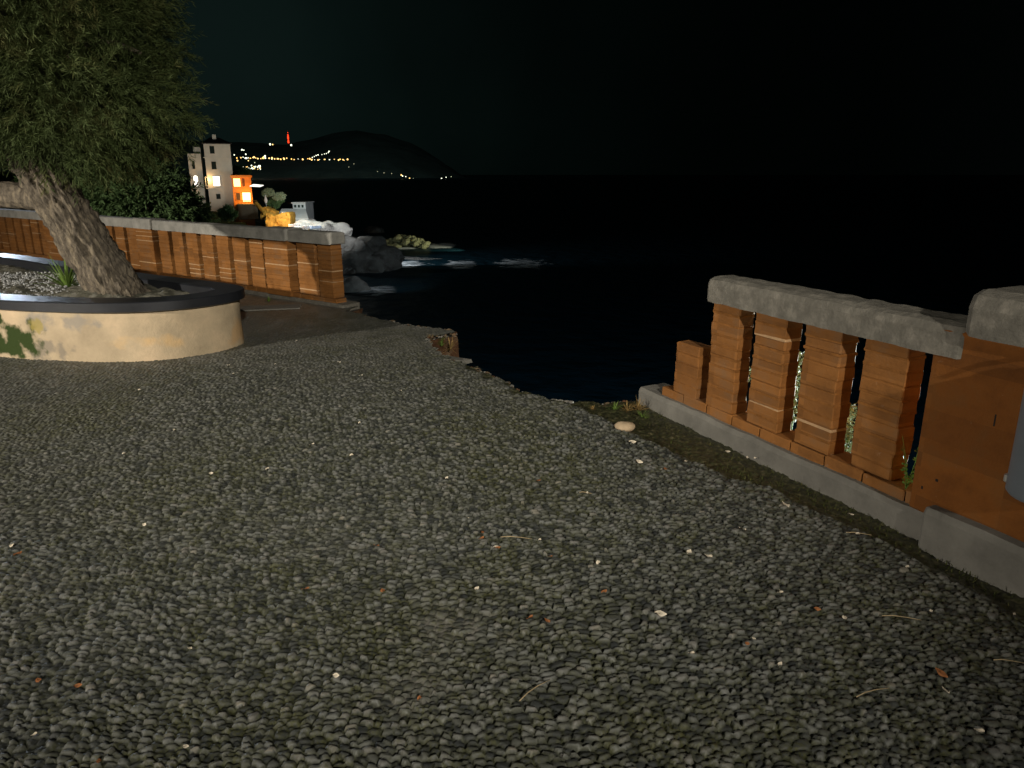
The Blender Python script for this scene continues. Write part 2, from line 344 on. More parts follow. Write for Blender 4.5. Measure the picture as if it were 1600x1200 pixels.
def pebble_material():
    m = bpy.data.materials.new('set_pebbles'); m.use_nodes = True; t = m.node_tree; b = t.nodes['Principled BSDF']; b.inputs['Roughness'].default_value = .5; b.inputs['Specular IOR Level'].default_value = .5
    a = N(t, 'ShaderNodeAttribute', attribute_name='peb'); z = N(t, 'ShaderNodeAttribute', attribute_name='zone')
    sa = N(t, 'ShaderNodeSeparateColor'); sz = N(t, 'ShaderNodeSeparateColor'); t.links.new(a.outputs['Color'], sa.inputs[0]); t.links.new(z.outputs['Color'], sz.inputs[0])
    tcn = N(t, 'ShaderNodeTexCoord')
    r = N(t, 'ShaderNodeValToRGB'); ramp(r, [(0, (.030, .033, .033)), (.3, (.058, .061, .056)), (.6, (.092, .094, .076)), (.85, (.130, .134, .124)), (.98, (.14, .135, .12)), (1, (.20, .185, .15))]); t.links.new(sa.outputs[0], r.inputs[0])
    def mix(f, A, B):
        x = N(t, 'ShaderNodeMix', data_type='RGBA'); t.links.new(f, x.inputs['Factor'])
        for s, v in (('A', A), ('B', B)):
            if isinstance(v, tuple): x.inputs[s].default_value = (*v, 1)
            else: t.links.new(v, x.inputs[s])
        return x.outputs['Result']
    def mrg(src, a0, a1, b0, b1):
        q = N(t, 'ShaderNodeMapRange'); q.inputs['From Min'].default_value = a0; q.inputs['From Max'].default_value = a1; q.inputs['To Min'].default_value = b0; q.inputs['To Max'].default_value = b1
        t.links.new(src, q.inputs['Value']); return q.outputs[0]
    def mul(x, y):
        q = N(t, 'ShaderNodeMath', operation='MULTIPLY'); t.links.new(x, q.inputs[0]); t.links.new(y, q.inputs[1]); return q.outputs[0]
    n = N(t, 'ShaderNodeTexNoise'); n.inputs['Scale'].default_value = 90; n.inputs['Detail'].default_value = 5; t.links.new(tcn.outputs['Object'], n.inputs['Vector'])
    gap = mrg(sa.outputs[1], .10, .60, 1, 0)                      # dirt and moss packed at each stone's rim
    c = mix(mul(gap, mrg(sz.outputs[1], 0, 1, .55, 1)), r.outputs['Color'], (.032, .035, .009))
    c = mix(mul(mrg(n.outputs['Fac'], .40, .60, 0, .9), mrg(sz.outputs[1], .2, 1, 0, 1)), c, (.070, .071, .026))
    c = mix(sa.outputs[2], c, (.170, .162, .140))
    nn = N(t, 'ShaderNodeTexNoise'); nn.inputs['Scale'].default_value = 40; nn.inputs['Detail'].default_value = 6; t.links.new(tcn.outputs['Object'], nn.inputs['Vector'])
    rs = N(t, 'ShaderNodeValToRGB'); ramp(rs, [(.35, (.014, .014, .007)), (.55, (.035, .036, .014)), (.68, (.075, .066, .035)), (.8, (.12, .10, .06))]); t.links.new(nn.outputs['Fac'], rs.inputs[0])
    c = mix(sz.outputs[0], c, rs.outputs['Color'])
    t.links.new(c, b.inputs['Base Color'])
    bp = N(t, 'ShaderNodeBump'); bp.inputs['Distance'].default_value = .0015; t.links.new(n.outputs['Fac'], bp.inputs['Height']); t.links.new(bp.outputs[0], b.inputs['Normal'])
    return m
PEB = pebble_material()
V, F, A, B = grid_ground()
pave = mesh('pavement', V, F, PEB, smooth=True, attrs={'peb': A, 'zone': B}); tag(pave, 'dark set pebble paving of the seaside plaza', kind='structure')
# the rest of the plaza, out of frame, and the body under the pebbles
mb = MB(); n = len(POLY)
pp = [Vector((x, y, 0)) for x, y in POLY]
POLY_IN = pp
sub = mesh('plaza_base', [(p.x, p.y, -.032) for p in pp], [tuple(range(n))][::1], mat('rough_pebble_base', (.05, .05, .044), .8, .5, 30, .02, 45, .3)); tag(sub, kind='structure')
def skirt(z0, z1, off, rows=14):
    pts = []
    loop = pp+[pp[0]]
    for a, b in zip(loop[:-1], loop[1:]):
        L = (b-a).length; k = max(1, int(L/.12)) if L < 6 else 6
        for i in range(k): pts.append(a+(b-a)*(i/k))
    rings = []
    zs = [z0-(z0-z1)*(i/rows)**2 for i in range(rows+1)]
    for zi, zz in enumerate(zs):
        P = np.array([(p.x, p.y, zz) for p in pts]); d1 = (vnoise(P, 6, 90)-.5)*.07*(1 if zi else .3); d2 = (vnoise(P, 6, 91)-.5)*.07*(1 if zi else .3)
        rings.append([(p[0]+a*1., p[1]+b*1., zz) for p, a, b in zip(P, d1, d2)])
    return MB().loft(rings, 0, cap=False)
RETW = mat('old_brick_retaining_wall', (.085, .042, .022), .95, .5, 7, .03, 16, .1, extra=(.13, .09, .055))
rw = skirt(-.034, SEA-1, 0).build('retaining_wall', RETW); tag(rw, 'crumbling brown retaining wall dropping from the plaza edge to the sea', 'wall')

# ------------------------------------------------------------------ balustrades
def pillar(mb, s0, s1, y0, y1, z0, z1, course=.068, mortar_p=.4, jit=.0034):
    """bricks laid one on another; local axes: x along the wall, y outward, z up"""
    n = max(1, round((z1-z0)/course)); h = (z1-z0)/n
    for k in range(n):
        a, b, c, d = [random.uniform(-jit, jit) for _ in range(4)]
        g = random.choice([.001, .002, .003, .006])
        mb.box(s0+a, s1+b, y0+c, y1+d, z0+k*h+g*.5, z0+(k+1)*h-g*.5, 0, random.choice([.003, .004, .006, .009]), .0022)
        if k: q = random.uniform(-.003, .003); mb.box(s0+q, s1-q, y0+q, y1-q, z0+k*h-.008, z0+k*h+.008, 1 if random.random() < mortar_p else 2, .002, .001)
def sweep(s0, s1, prof, step, amp, name, m, parent, seed=0, taper=.02, fscale=7):
    """a profile (y,z) swept along x, roughened, its ends rounded"""
    k = max(2, int((s1-s0)/step)); rings = []; P = []
    cy = sum(p[0] for p in prof)/len(prof); cz = sum(p[1] for p in prof)/len(prof)
    # resample profile
    pr = []
    for (a, b) in zip(prof, prof[1:]+prof[:1]):
        L = math.dist(a, b); q = max(1, int(L/.03))
        for i in range(q): pr.append((a[0]+(b[0]-a[0])*i/q, a[1]+(b[1]-a[1])*i/q))
    ss = [s0, s0+taper*.3]+[s0+taper+(s1-s0-2*taper)*i/k for i in range(k+1)]+[s1-taper*.3, s1]
    sc = [1-taper*1.6/.12*.8, 1-taper*.35/.12, *([1]*(k+1)), 1-taper*.35/.12, 1-taper*1.6/.12*.8]
    for s, f in zip(ss, sc):
        rings.append([(s, cy+(y-cy)*f, cz+(z-cz)*f) for y, z in pr])
    A = np.array(rings).reshape(-1, 3); dx = (fbm(A, fscale, 4, seed)-.5)*amp; dz = (fbm(A, fscale, 4, seed+50)-.5)*amp
    A[:, 1] += dx; A[:, 2] += dz
    R = A.reshape(len(rings), -1, 3).tolist(); mb = MB().loft(R); return mb.build(name, m, parent, smooth=False)
def rail_prof(y0, y1, z0, z1, r=.03):
    return [(y0, z0), (y0, z1-r*1.2), (y0+r*.35, z1-r*.35), (y0+r*1.3, z1), (y1-r*1.3, z1+.004), (y1-r*.35, z1-r*.35), (y1, z1-r*1.2), (y1, z0)]
def bevel(o, wd):
    md = o.modifiers.new('bevel', 'BEVEL'); md.width = wd; md.segments = 2; md.limit_method = 'ANGLE'; return o

rz_r = math.atan2(WD.y, WD.x)       # local x = along wall (towards camera); local y = +90deg = outward?
loc_y = Vector((-WD.y, WD.x, 0))    # = (.91,.41) outward : good
right = thing('brick_balustrade', 'broken orange brick balustrade with concrete rail at right, its far end snapped to a stub', 'balustrade', WA, rz_r)
R = right
sweep(-.02, 2.31, [(-.015, -.12), (-.02, .10), (-.005, .128), (.20, .135), (.24, .11), (.24, -.12)], .03, .014, 'kerb', CONC2, R, 3, .03)
sweep(2.30, 5.6, [(-.075, -.12), (-.075, .165), (-.06, .195), (.30, .20), (.30, -.12)], .04, .010, 'plinth', CONC2, R, 9, .02)
# course of bricks lying between kerb and pillars
mb = MB(); s = .22
while s < 2.18:
    e = min(s+.24, 2.185); z1 = .185+random.uniform(-.004, .004)
    mb.box(s+.003, e-.003, .022, .175, .12, z1, 0, .005, .0015); s = e
mb.build('brick_course', [BRICK, MORTAR, JOINT], R)
def rp(s0, s1, z1, name='brick_pillar', y0=.03, y1=.145, z0=.186, mp=.6):
    mb = MB(); pillar(mb, s0, s1, y0, y1, z0, z1, mortar_p=mp*.12); return mb.build(name, [BRICK, MORTAR, JOINT], R)
st = rp(.345, .585, .53, mp=0); st['label'] = 'short broken brick stub at the far end'
for s0 in (.685, 1.06, 1.435, 1.81): rp(s0, s0+.24, .856)
for s0 in (3.0, 3.375, 3.75, 4.125, 4.5, 4.875): rp(s0, s0+.24, .856)
sweep(.655, 2.34, rail_prof(-.018, .215, .852, 1.0, .04), .014, .014, 'rail', CONC, R, 21, .035, 12)
sweep(2.92, 5.6, rail_prof(-.018, .215, .852, 1.0, .035), .04, .022, 'rail', CONC, R, 27, .03)
mb = MB(); mb.box(2.19, 2.86, -.012, .26, .13, .972, 0, .008); pr_ = mb.build('pier', [STUCCO], R)
sweep(2.32, 2.96, rail_prof(-.06, .30, .968, 1.155, .06), .03, .014, 'pier_cap', CONC, R, 33, .045)
for s_, z_, w_, h_ in ((2.50, .62, .006, .05), (2.30, .30, .012, .012), (2.24, .24, .008, .014)):
    MB().box(s_, s_+w_, -.0135, -.011, z_, z_+h_, 0, 0).build('chip', mat('deep_hole', (.01, .008, .006), .9, .2), pr_)
# ---- left balustrade
rz_l = math.atan2(LD.y, LD.x)
# local x along LD, local y = (-LD.y, LD.x) which points to the camera side (inward)
left = thing('brick_balustrade', 'long orange brick balustrade with grey coping behind the planter, ending at the gap', 'balustrade', LA, rz_l)
Lp = left
LEN = 14.6
sweep(-.03, LEN, [(-.24, -.1), (-.24, .05), (.03, .05), (.05, .03), (.05, -.1)], .08, .012, 'kerb', CONC, Lp, 41, .02)
mb = MB(); s = .12
while s < LEN-.1:
    mb.box(s+.003, s+.237, -.15, .012, .045, .105+random.uniform(-.003, .003), 0, .005, .001); s += .24
mb.build('brick_course', [BRICK, MORTAR, JOINT], Lp)
def lp(s0, s1, y0=-.17, y1=0., z0=.105, z1=.775, name='brick_pillar', mp=.2):
    mb = MB(); pillar(mb, s0, s1, y0, y1, z0, z1, mortar_p=mp); return mb.build(name, [BRICK, MORTAR, JOINT], Lp)
piers = [.98, 4.36, 7.75, 11.1]
edges = [.19, .565]
endp = lp(.17, .435, -.16, .01); lp(.505, .86)
for pi_, ps in enumerate(piers):
    mb = MB(); pillar(mb, ps, ps+.50, -.17, .06, .05, .80, mortar_p=.3); mb.build('pier', [BRICK, MORTAR, JOINT], Lp)
    nxt = piers[pi_+1] if pi_+1 < len(piers) else LEN
    s = ps+.50+.12
    gap_l = (nxt+.03-s); k = int(gap_l/.377)
    per = gap_l/k if k else .377
    for i in range(k):
        lp(s+i*per, s+i*per+per-.108)
sweep(.12, LEN, rail_prof(-.19, .045, .772, .915, .02), .05, .012, 'rail', CONCL, Lp, 51, .02)
for ps in piers: sweep(ps-.02, ps+.52, rail_prof(-.21, .085, .775, .93, .02), .05, .012, 'pier_cap', CONCL, Lp, 60+int(ps), .015)

# ------------------------------------------------------------------ litter bin on the right pier
bin_ = thing('litter_bin', 'grey metal cylinder bin clamped to the orange pier at the right edge', 'bin', WA+WD*2.80+WO*(-.12)+Vector((0, 0, .15)), rz_r)
def ringpts(r, z, n=40): return [(r*math.cos(TAU*k/n), r*math.sin(TAU*k/n), z) for k in range(n)]
MB().loft([ringpts(.118, .30), ringpts(.128, .312), ringpts(.13, .76), ringpts(.136, .765), ringpts(.136, .782), ringpts(.124, .784), ringpts(.12, .70)], cap=False).build('bin_body', STEEL, bin_, True)
MB().loft([ringpts(.12, .305), ringpts(.001, .304)], cap=False).build('bin_floor', STEEL, bin_, True)
MB().tube([(-.02, .13, .80), (-.11, .09, .82), (-.14, .02, .82), (-.135, -.03, .80)], [.010]*4, 10).build('bracket', CHROME, bin_, True)
MB().box(-.035, .015, -.02, .02, .8, .842, 0, .006).build('hinge', CHROME, bin_)
MB().box(-.128, -.098, -.06, -.02, .325, .36, 0, .005).build('latch', CHROME, bin_)

# ------------------------------------------------------------------ planter
OUT = [(-2.60, 7.02), (-2.68, 6.72), (-2.88, 6.49), (-3.12, 6.345), (-3.42, 6.285), (-3.84, 6.30), (-4.5, 6.44), (-5.2, 6.70), (-6.1, 7.25), (-6.9, 8.0), (-7.6, 8.9), (-7.9, 9.7), (-7.7, 10.35),
       (-7.2, 10.42), (-6.5, 9.95), (-5.6, 9.28), (-4.9, 8.76), (-4.22, 8.24), (-3.6, 7.83), (-3.0, 7.47), (-2.72, 7.26)]
def smooth_loop(pts, it=3):
    for _ in range(it):
        r = []
        for a, b in zip(pts, pts[1:]+pts[:1]):
            r += [(a[0]*.75+b[0]*.25, a[1]*.75+b[1]*.25), (a[0]*.25+b[0]*.75, a[1]*.25+b[1]*.75)]
        pts = r
    return pts
OUTS = smooth_loop(OUT)
def offset(pts, d):
    r = []; n = len(pts)
    for i in range(n):
        a = Vector(pts[i-1]); b = Vector(pts[(i+1) % n]); t = (b-a).normalized(); r.append((pts[i][0]+t.y*d, pts[i][1]-t.x*d))
    return r
sgn = 1 if sum(a[0]*b[1]-b[0]*a[1] for a, b in zip(OUTS, OUTS[1:]+OUTS[:1])) < 0 else -1
def off_in(d): return offset(OUTS, d*sgn)
planter = thing('planter', 'low cream plastered planter bed with black stone rim around the leaning tree', 'planter')
def zr(pts, z): return [(x, y, z) for x, y in pts]
rings = []
for z in (-.06, .02, .1, .18, .26, .34, .40, .452):
    P = np.array(zr(off_in(0), z)); d = (fbm(P, 3.5, 4, 71)-.5)*.03
    o2 = np.array(zr(off_in(1), z)); dirn = (o2-P); P = P+dirn*d[:, None]; rings.append(P.tolist())
rings.append(zr(off_in(.2), .452)); rings.append(zr(off_in(.2), .3))
MB().loft(rings, cap=False).build('planter_wall', PLASTER, planter, True)
rm = MB().loft([zr(off_in(.10), .448), zr(off_in(-.035), .449), zr(off_in(-.05), .456), zr(off_in(-.052), .532), zr(off_in(-.044), .540), zr(off_in(-.02), .5405), zr(off_in(.22), .541), zr(off_in(.235), .53), zr(off_in(.237), .36)], cap=False).build('stone_rim', RIM, planter, False)
# soil
ip = off_in(.15); ix = np.array(ip); gx = np.arange(ix[:, 0].min(), ix[:, 0].max(), .04); gy = np.arange(ix[:, 1].min(), ix[:, 1].max(), .04)
X, Y = np.meshgrid(gx, gy); x = X.ravel(); y = Y.ravel(); kp = inside(x, y, ip); P = np.column_stack([x, y]); z = .43+(fbm(P, 5, 4, 81)-.5)*.10+(vnoise(P, 30, 82)-.5)*.03
z += .10*np.exp(-((x+3.9)**2+(y-7.15)**2)/.25)+.05*np.exp(-((x+5)**2+(y-7.5)**2)/.6)
idx = np.full(x.size, -1); k = np.flatnonzero(kp); idx[k] = np.arange(len(k)); I = idx.reshape(X.shape)
q = np.stack([I[:-1, :-1], I[:-1, 1:], I[1:, 1:], I[1:, :-1]], -1).reshape(-1, 4); q = q[(q >= 0).all(1)]
mesh('soil', np.column_stack([P[k], z[k]]), q, SOIL, planter, False)
# gravel over the soil at the left
GRAV = mat('pale_gravel', (.30, .30, .29), .7, .5, 60, 0, 1, .4, extra=(.6, .6, .58))
def rock(mb, c, r, seed, sq=(1, 1, 1), n=7, m=0, amp=.45, fs=1.2):
    rings = []
    for i in range(n+1):
        th = math.pi*i/n
        rings.append([(math.sin(th)*math.cos(TAU*k/(2*n)), math.sin(th)*math.sin(TAU*k/(2*n)), -math.cos(th)) for k in range(2*n)])
    A = np.array(rings).reshape(-1, 3); A = A*(1+(fbm(A+seed*13.7, fs, 3, seed)-.5)[:, None]*amp*2)
    A = A*np.array(sq)*r+np.array(c)
    mb.loft(A.reshape(n+1, -1, 3).tolist(), m, cap=False)
gm = MB()
for i in range(2800):
    x = random.uniform(-6.3, -4.25); y = random.uniform(6.7, 8.8)
    if not inside(np.array([x]), np.array([y]), off_in(.27))[0]: continue
    r = random.uniform(.006, .016); rock(gm, (x, y, .455+random.uniform(-.01, .03)), r, i % 9, (1, 1, .7), 3)
g_ = gm.build('gravel', GRAV); tag(g_, 'pale gravel scattered on the planter soil', kind='stuff', cat='gravel')

# ------------------------------------------------------------------ leaning tree
tree = thing('tree', 'leaning rough barked tree with a dense feathery olive green crown in the planter', 'tree', (-3.87, 7.15, .42))
TO = Vector((-3.87, 7.15, .42))
def limb(mb, pts, rads, n=48, ridge=.02, seed=0, sub=14):
    P = []; Rr = []
    for i in range(len(pts)-1):
        p0 = Vector(pts[max(i-1, 0)]); p1 = Vector(pts[i]); p2 = Vector(pts[i+1]); p3 = Vector(pts[min(i+2, len(pts)-1)])
        for k in range(sub):
            t = k/sub; P.append(.5*((2*p1)+(p2-p0)*t+(2*p0-5*p1+4*p2-p3)*t*t+(3*p1-p0-3*p2+p3)*t**3)); Rr.append(rads[i]*(1-t)+rads[i+1]*t)
    P.append(Vector(pts[-1])); Rr.append(rads[-1]); rings = []
    for i, p in enumerate(P):
        d = (P[min(i+1, len(P)-1)]-P[max(i-1, 0)]).normalized(); u = d.cross(Vector((0, 1, 0))).normalized(); v = d.cross(u)
        L = i/sub*.45; ring = []
        A = np.array([(math.cos(TAU*k/n)*2.2, math.sin(TAU*k/n)*2.2, L*2.2) for k in range(n)])
        rr = (np.abs(fbm(A*np.array([1, 1, .55]), 3.6, 4, seed)-.5)*2); lump = (vnoise(A, .5, seed+9)-.5)
        for k in range(n):
            q = Rr[i]*(1+.10*lump[k])+ridge*(rr[k]*1.6-.5)*min(1, Rr[i]/.15); ring.append(tuple(p+(u*math.cos(TAU*k/n)+v*math.sin(TAU*k/n))*q))
        rings.append(ring)
    mb.loft(rings)
tm = MB()
limb(tm, [Vector(p)-TO for p in [(-3.80, 7.15, .32), (-3.86, 7.15, .5), (-4.02, 7.15, .85), (-4.20, 7.15, 1.22), (-4.38, 7.17, 1.55), (-4.55, 7.2, 1.85), (-4.68, 7.25, 2.3), (-4.7, 7.3, 3.1), (-4.62, 7.3, 3.9)]], [.285, .255, .232, .222, .208, .18, .15, .10, .05], 130, .060, 2, 34)
tm.build('trunk', BARK, tree, True)
tm = MB(); limb(tm, [Vector(p)-TO for p in [(-4.28, 7.3, 1.22), (-4.58, 7.45, 1.36), (-5.0, 7.6, 1.40), (-5.6, 7.7, 1.44), (-6.2, 7.8, 1.7), (-6.7, 7.9, 2.2)]], [.10, .125, .13, .12, .10, .07], 48, .02, 5, 14); tm.build('limb', BARK, tree, True)
for a in ([(-4.5, 7.2, 1.9), (-4.1, 7.0, 2.4), (-3.6, 6.9, 2.7), (-3.2, 6.9, 2.6)], [(-4.65, 7.25, 2.3), (-5.2, 7.5, 2.9), (-5.7, 7.7, 3.4)], [(-4.7, 7.3, 2.9), (-4.2, 7.6, 3.6), (-3.9, 7.8, 4.2)]):
    tm = MB(); limb(tm, [Vector(p)-TO for p in a], [.07, .05, .035, .015][:len(a)], 12, .006, 8, 5); tm.build('limb', BARK, tree, True)
def sprays(ells, n_spr, nl, ln, wd, seed, droop=.35, spr_len=.28, shell=.55, zmin=-9, cut=None):
    g = np.random.default_rng(seed); vol = np.array([e[3]*e[4]*e[5] for e in ells]); pick = g.choice(len(ells), n_spr, p=vol/vol.sum()); E = np.array(ells)[pick]
    d = g.normal(size=(n_spr, 3)); d /= np.linalg.norm(d, axis=1)[:, None]; rr = shell+(1-shell)*g.random(n_spr)**.6
    lump = .80+.42*fbm(d*2+E[:, :3], 1.7, 3, seed)
    C = E[:, :3]+d*E[:, 3:6]*(rr*lump)[:, None]
    dens = fbm(C, 2.6, 3, seed+3); keep = dens > .34
    if cut is not None: keep &= cut(C)
    C = C[keep]; d = d[keep]; m = len(C)
    ax = d+g.normal(size=(m, 3))*.55; ax[:, 2] -= droop; ax /= np.linalg.norm(ax, axis=1)[:, None]
    up = np.cross(ax, g.normal(size=(m, 3))); up /= np.linalg.norm(up, axis=1)[:, None]; sd = np.cross(ax, up)
    t = g.random((m, nl)); base = C[:, None]+ax[:, None]*(t*spr_len)[..., None]; base[..., 2] -= droop*.25*(t*spr_len)*t
    phi = g.random((m, nl))*TAU
    out = up[:, None]*np.cos(phi)[..., None]+sd[:, None]*np.sin(phi)[..., None]
    nd = ax[:, None]*.75+out*.65; nd /= np.linalg.norm(nd, axis=-1)[..., None]
    L = ln*(.6+.8*g.random((m, nl)))[..., None]; tip = base+nd*L; tip[..., 2] -= .2*L[..., 0]*droop
    wv = np.cross(nd, g.normal(size=(m, nl, 3))); wv /= np.linalg.norm(wv, axis=-1)[..., None]; wv *= wd
    mid = (base+tip)/2
    V = np.stack([base, mid+wv, tip, mid-wv], 2).reshape(-1, 3); Fq = np.arange(len(V)).reshape(-1, 4)
    # stems
    e = C+ax*spr_len; sw = up*.0025
    V2 = np.stack([C-ax*.1+sw, C-ax*.1-sw, e-sw*.3, e+sw*.3], 1).reshape(-1, 3); F2 = np.arange(len(V2)).reshape(-1, 4)+len(V)
    return np.vstack([V, V2]), np.vstack([Fq, F2])
ells = [(-4.35, 7.15, 2.95, 1.20, 1.3, 1.0), (-3.75, 6.95, 2.25, .78, .95, .50), (-4.0, 6.9, 1.98, .70, .8, .34), (-5.6, 7.4, 2.9, 1.3, 1.4, .95), (-4.7, 7.4, 3.9, 1.5, 1.5, 1.2), (-5.2, 7.0, 2.35, 1.0, .9, .5), (-6.6, 7.6, 3.2, 1.1, 1.2, .9)]
def cut(C):   # bare space round the trunk below the crown
    return ~((C[:, 2] < 1.86) & (C[:, 0] < -4.05)) & (C[:, 2] > 1.55)
V, F = sprays(ells, 30000, 24, .062, .0032, 5, .35, .26, .45, cut=cut)
mesh('crown', V-np.array(TO), F, NEEDLE, tree)

# shrubs beyond the left wall
def leafy(name, ells, n_, lf, wd, seed, m, label, cat, group=None, stem=None):
    o = thing(name, label, cat, (ells[0][0], ells[0][1], ells[0][2]-ells[0][5]), group=group); off = np.array(o.location)
    V, F = sprays(ells, n_, 12, lf, wd, seed, .1, .22, .5); mesh('foliage', V-off, F, m, o)
    mb = MB(); mb.tube([(0, 0, -3), (0, 0, ells[0][5])], [.12, .04], 8); mb.build('stem', BARK, o, True); return o
p = at(228, 306, 15.5); leafy('shrub', [(p.x, p.y, p.z, .85, .7, .75), (p.x-.7, p.y+.2, p.z+.35, .8, .7, .8)], 2600, .10, .016, 31, SHRUBM, 'dark green bush behind the wall just right of the trunk', 'shrub')
p = at(200, 305, 17.5); leafy('shrub', [(p.x, p.y, p.z, 1.0, .8, .8), (p.x-1.2, p.y, p.z+.3, 1.0, .8, .9)], 1800, .10, .016, 32, SHRUBM, 'dark green bush behind the wall beside the trunk, half hidden by it', 'shrub')
p = at(282, 352, 21); leafy('shrub', [(p.x, p.y, p.z, .75, .8, .8)], 1300, .10, .02, 33, SHRUBM, 'small dark bush behind the wall directly below the pale villa', 'shrub')

# spiky plant in the planter
def blades(mb, c, n_, L, wd, seed, spread=.8, m=0, dr=.5):
    g = random.Random(seed)
    for i in range(n_):
        a = g.uniform(0, TAU); tl = g.uniform(.15, spread); l = L*g.uniform(.6, 1.15); d = Vector((math.cos(a), math.sin(a), 0)); sd = Vector((-d.y, d.x, 0)); rr = []
        for k in range(5):
            t = k/4; p = Vector(c)+d*(l*math.sin(tl)*t)+Vector((0, 0, l*(math.cos(tl)*t-dr*math.sin(tl)*t*t*.6))); wv = wd*(1-t)**.7*(.6+1.2*t if t < .4 else 1)+.0004
            rr.append([tuple(p-sd*wv), tuple(p+Vector((0, 0, -wv*.4))), tuple(p+sd*wv)])
        mb.loft(rr, m, cap=False, closed=False)
c0 = onz(112, 452, .45)
mb = MB(); blades(mb, (0, 0, 0), 46, .42, .014, 3, 1.2); sp_ = mb.build('spiky_plant', WEED); sp_.location = (c0.x-.10, c0.y+.10, .44); tag(sp_, 'spiky green plant growing left of the trunk in the planter', 'plant')

# ------------------------------------------------------------------ plants at the right wall
def ivy(c, wdt, hgt, n_, seed, label, m=IVY):
    V = []; Fs = []; g = random.Random(seed); o = thing('climbing_plant', label, 'plant', c)
    mb = MB()
    for i in range(n_):
        z = hgt*g.random(); p = Vector((g.gauss(0, wdt)*(1.1-.6*z/hgt), g.gauss(0, wdt)*.6, z)); a = g.uniform(0, TAU); t = g.uniform(-.9, .9); u = Vector((math.cos(a), math.sin(a), t)).normalized(); v = u.cross(Vector((g.gauss(0, 1), g.gauss(0, 1), g.gauss(0, 1)))).normalized(); l = g.uniform(.008, .02)
        mb.add([tuple(p), tuple(p+u*l+v*l*.5), tuple(p+u*l*2), tuple(p+u*l-v*l*.5)], [(0, 1, 2, 3)])
    mb.build('leaves', m, o); MB().tube([(0, 0, -.2), (wdt*.2, 0, hgt*.5), (-wdt*.1, 0, hgt)], [.006, .004, .002], 6).build('stem', WEED, o, True)
def thru(px, py, n_):
    r_ = Vector(ray(px, py)); A_ = WA+WO*n_-Vector((0, 0, 1.6)); t_ = (A_.x*WO.x+A_.y*WO.y)/(r_.x*WO.x+r_.y*WO.y); q_ = r_*t_; return Vector((q_.x, q_.y, q_.z+1.6))
def thru0(px, py, n_): q_ = thru(px, py, n_); return q_
ivy(thru(1238, 655, .34), .03, .42, 420, 1, 'pale leafy climber seen through the gap between second and third brick pillars')
ivy(thru(1320, 712, .30), .03, .30, 380, 2, 'pale leafy climber seen through the gap between third and fourth brick pillars')
ivy(thru(1166, 600, .34), .02, .12, 60, 3, 'thin pale climber seen through the gap between first and second brick pillars')
o = WA+WD*2.135+WO*.03
mb = MB(); g = random.Random(4)
for i in range(9):
    a = g.uniform(0, TAU); top = Vector((math.cos(a)*.05, math.sin(a)*.04, g.uniform(.08, .26))); mb.tube([(0, 0, 0), tuple(top*.5+Vector((.01, 0, .01))), tuple(top)], [.0018, .0014, .001], 5)
    for k in range(7):
        t = g.uniform(.25, 1); p = top*t; u = Vector((g.gauss(0, 1), g.gauss(0, 1), .4)).normalized(); v = u.orthogonal().normalized(); l = .010
        mb.add([tuple(p), tuple(p+u*l+v*l*.6), tuple(p+u*l*2), tuple(p+u*l-v*l*.6)], [(0, 1, 2, 3)])
wd_ = mb.build('weed', WEED); wd_.location = (o.x, o.y, .186); tag(wd_, 'small green weed sprouting in the gap beside the wide orange pier', 'plant')
# tufts at the gap
def tuft(px, py, n_, L, m, label, seed, z=0., wd=.003, spread=1.2, name='grass_tuft', cat='grass'):
    c = onz(px, py, z); mb = MB(); blades(mb, (0, 0, 0), n_, L, wd, seed, spread); t_ = mb.build(name, m); t_.location = (c.x, c.y, z-.008); tag(t_, label, cat)
tuft(960, 640, 26, .09, WEED, 'small green grass tuft at the edge of the drop', 1)
tuft(997, 640, 60, .11, DRY, 'dry yellow grass tuft against the far end of the right kerb', 2)
tuft(980, 641, 40, .08, DRY, 'low dry grass tuft between the green tuft and the kerb end', 3)
tuft(925, 640, 40, .05, DRY, 'flattened dry grass left of the green tuft at the drop', 4)
tuft(1003, 652, 26, .08, WEED, 'green blades growing at the kerb foot in front of the dry tuft', 5)
tuft(672, 535, 46, .10, DRY, 'dry grass hanging in the broken notch of the plaza edge', 6, -.06)
tuft(704, 545, 34, .16, DRY, 'brown roots sprawling below the ledge of the notch', 7, -.12, .003, 1.5, 'roots', 'roots')
tuft(690, 540, 26, .12, WEED, 'green weed under the ledge of the notch', 8, -.10)
tuft(420, 471, 40, .08, WEED, 'weed at the foot of the left balustrade pier', 9, 0, .005)
# moss over the soil strip
mb = MB(); g = random.Random(12)
for i in range(2600):
    y = g.uniform(1.9, 5.05); sx = float(strip_x(np.array([y]))[0]); wx = .93+(5.101-y)*.4509; 
    if wx < sx+.02: wx = sx+.06
    x = g.uniform(sx-.03, wx-.005)
    blades(mb, (x, y, -.008), 1, g.uniform(.012, .035), .0022, i, 1.3)
ms = mb.build('ground_moss', mat('moss', (.045, .055, .014), .9, .5, 30, 0, 1, .1, extra=(.12, .10, .04))); tag(ms, 'short moss and dead grass along the foot of the right kerb', kind='stuff', cat='moss')

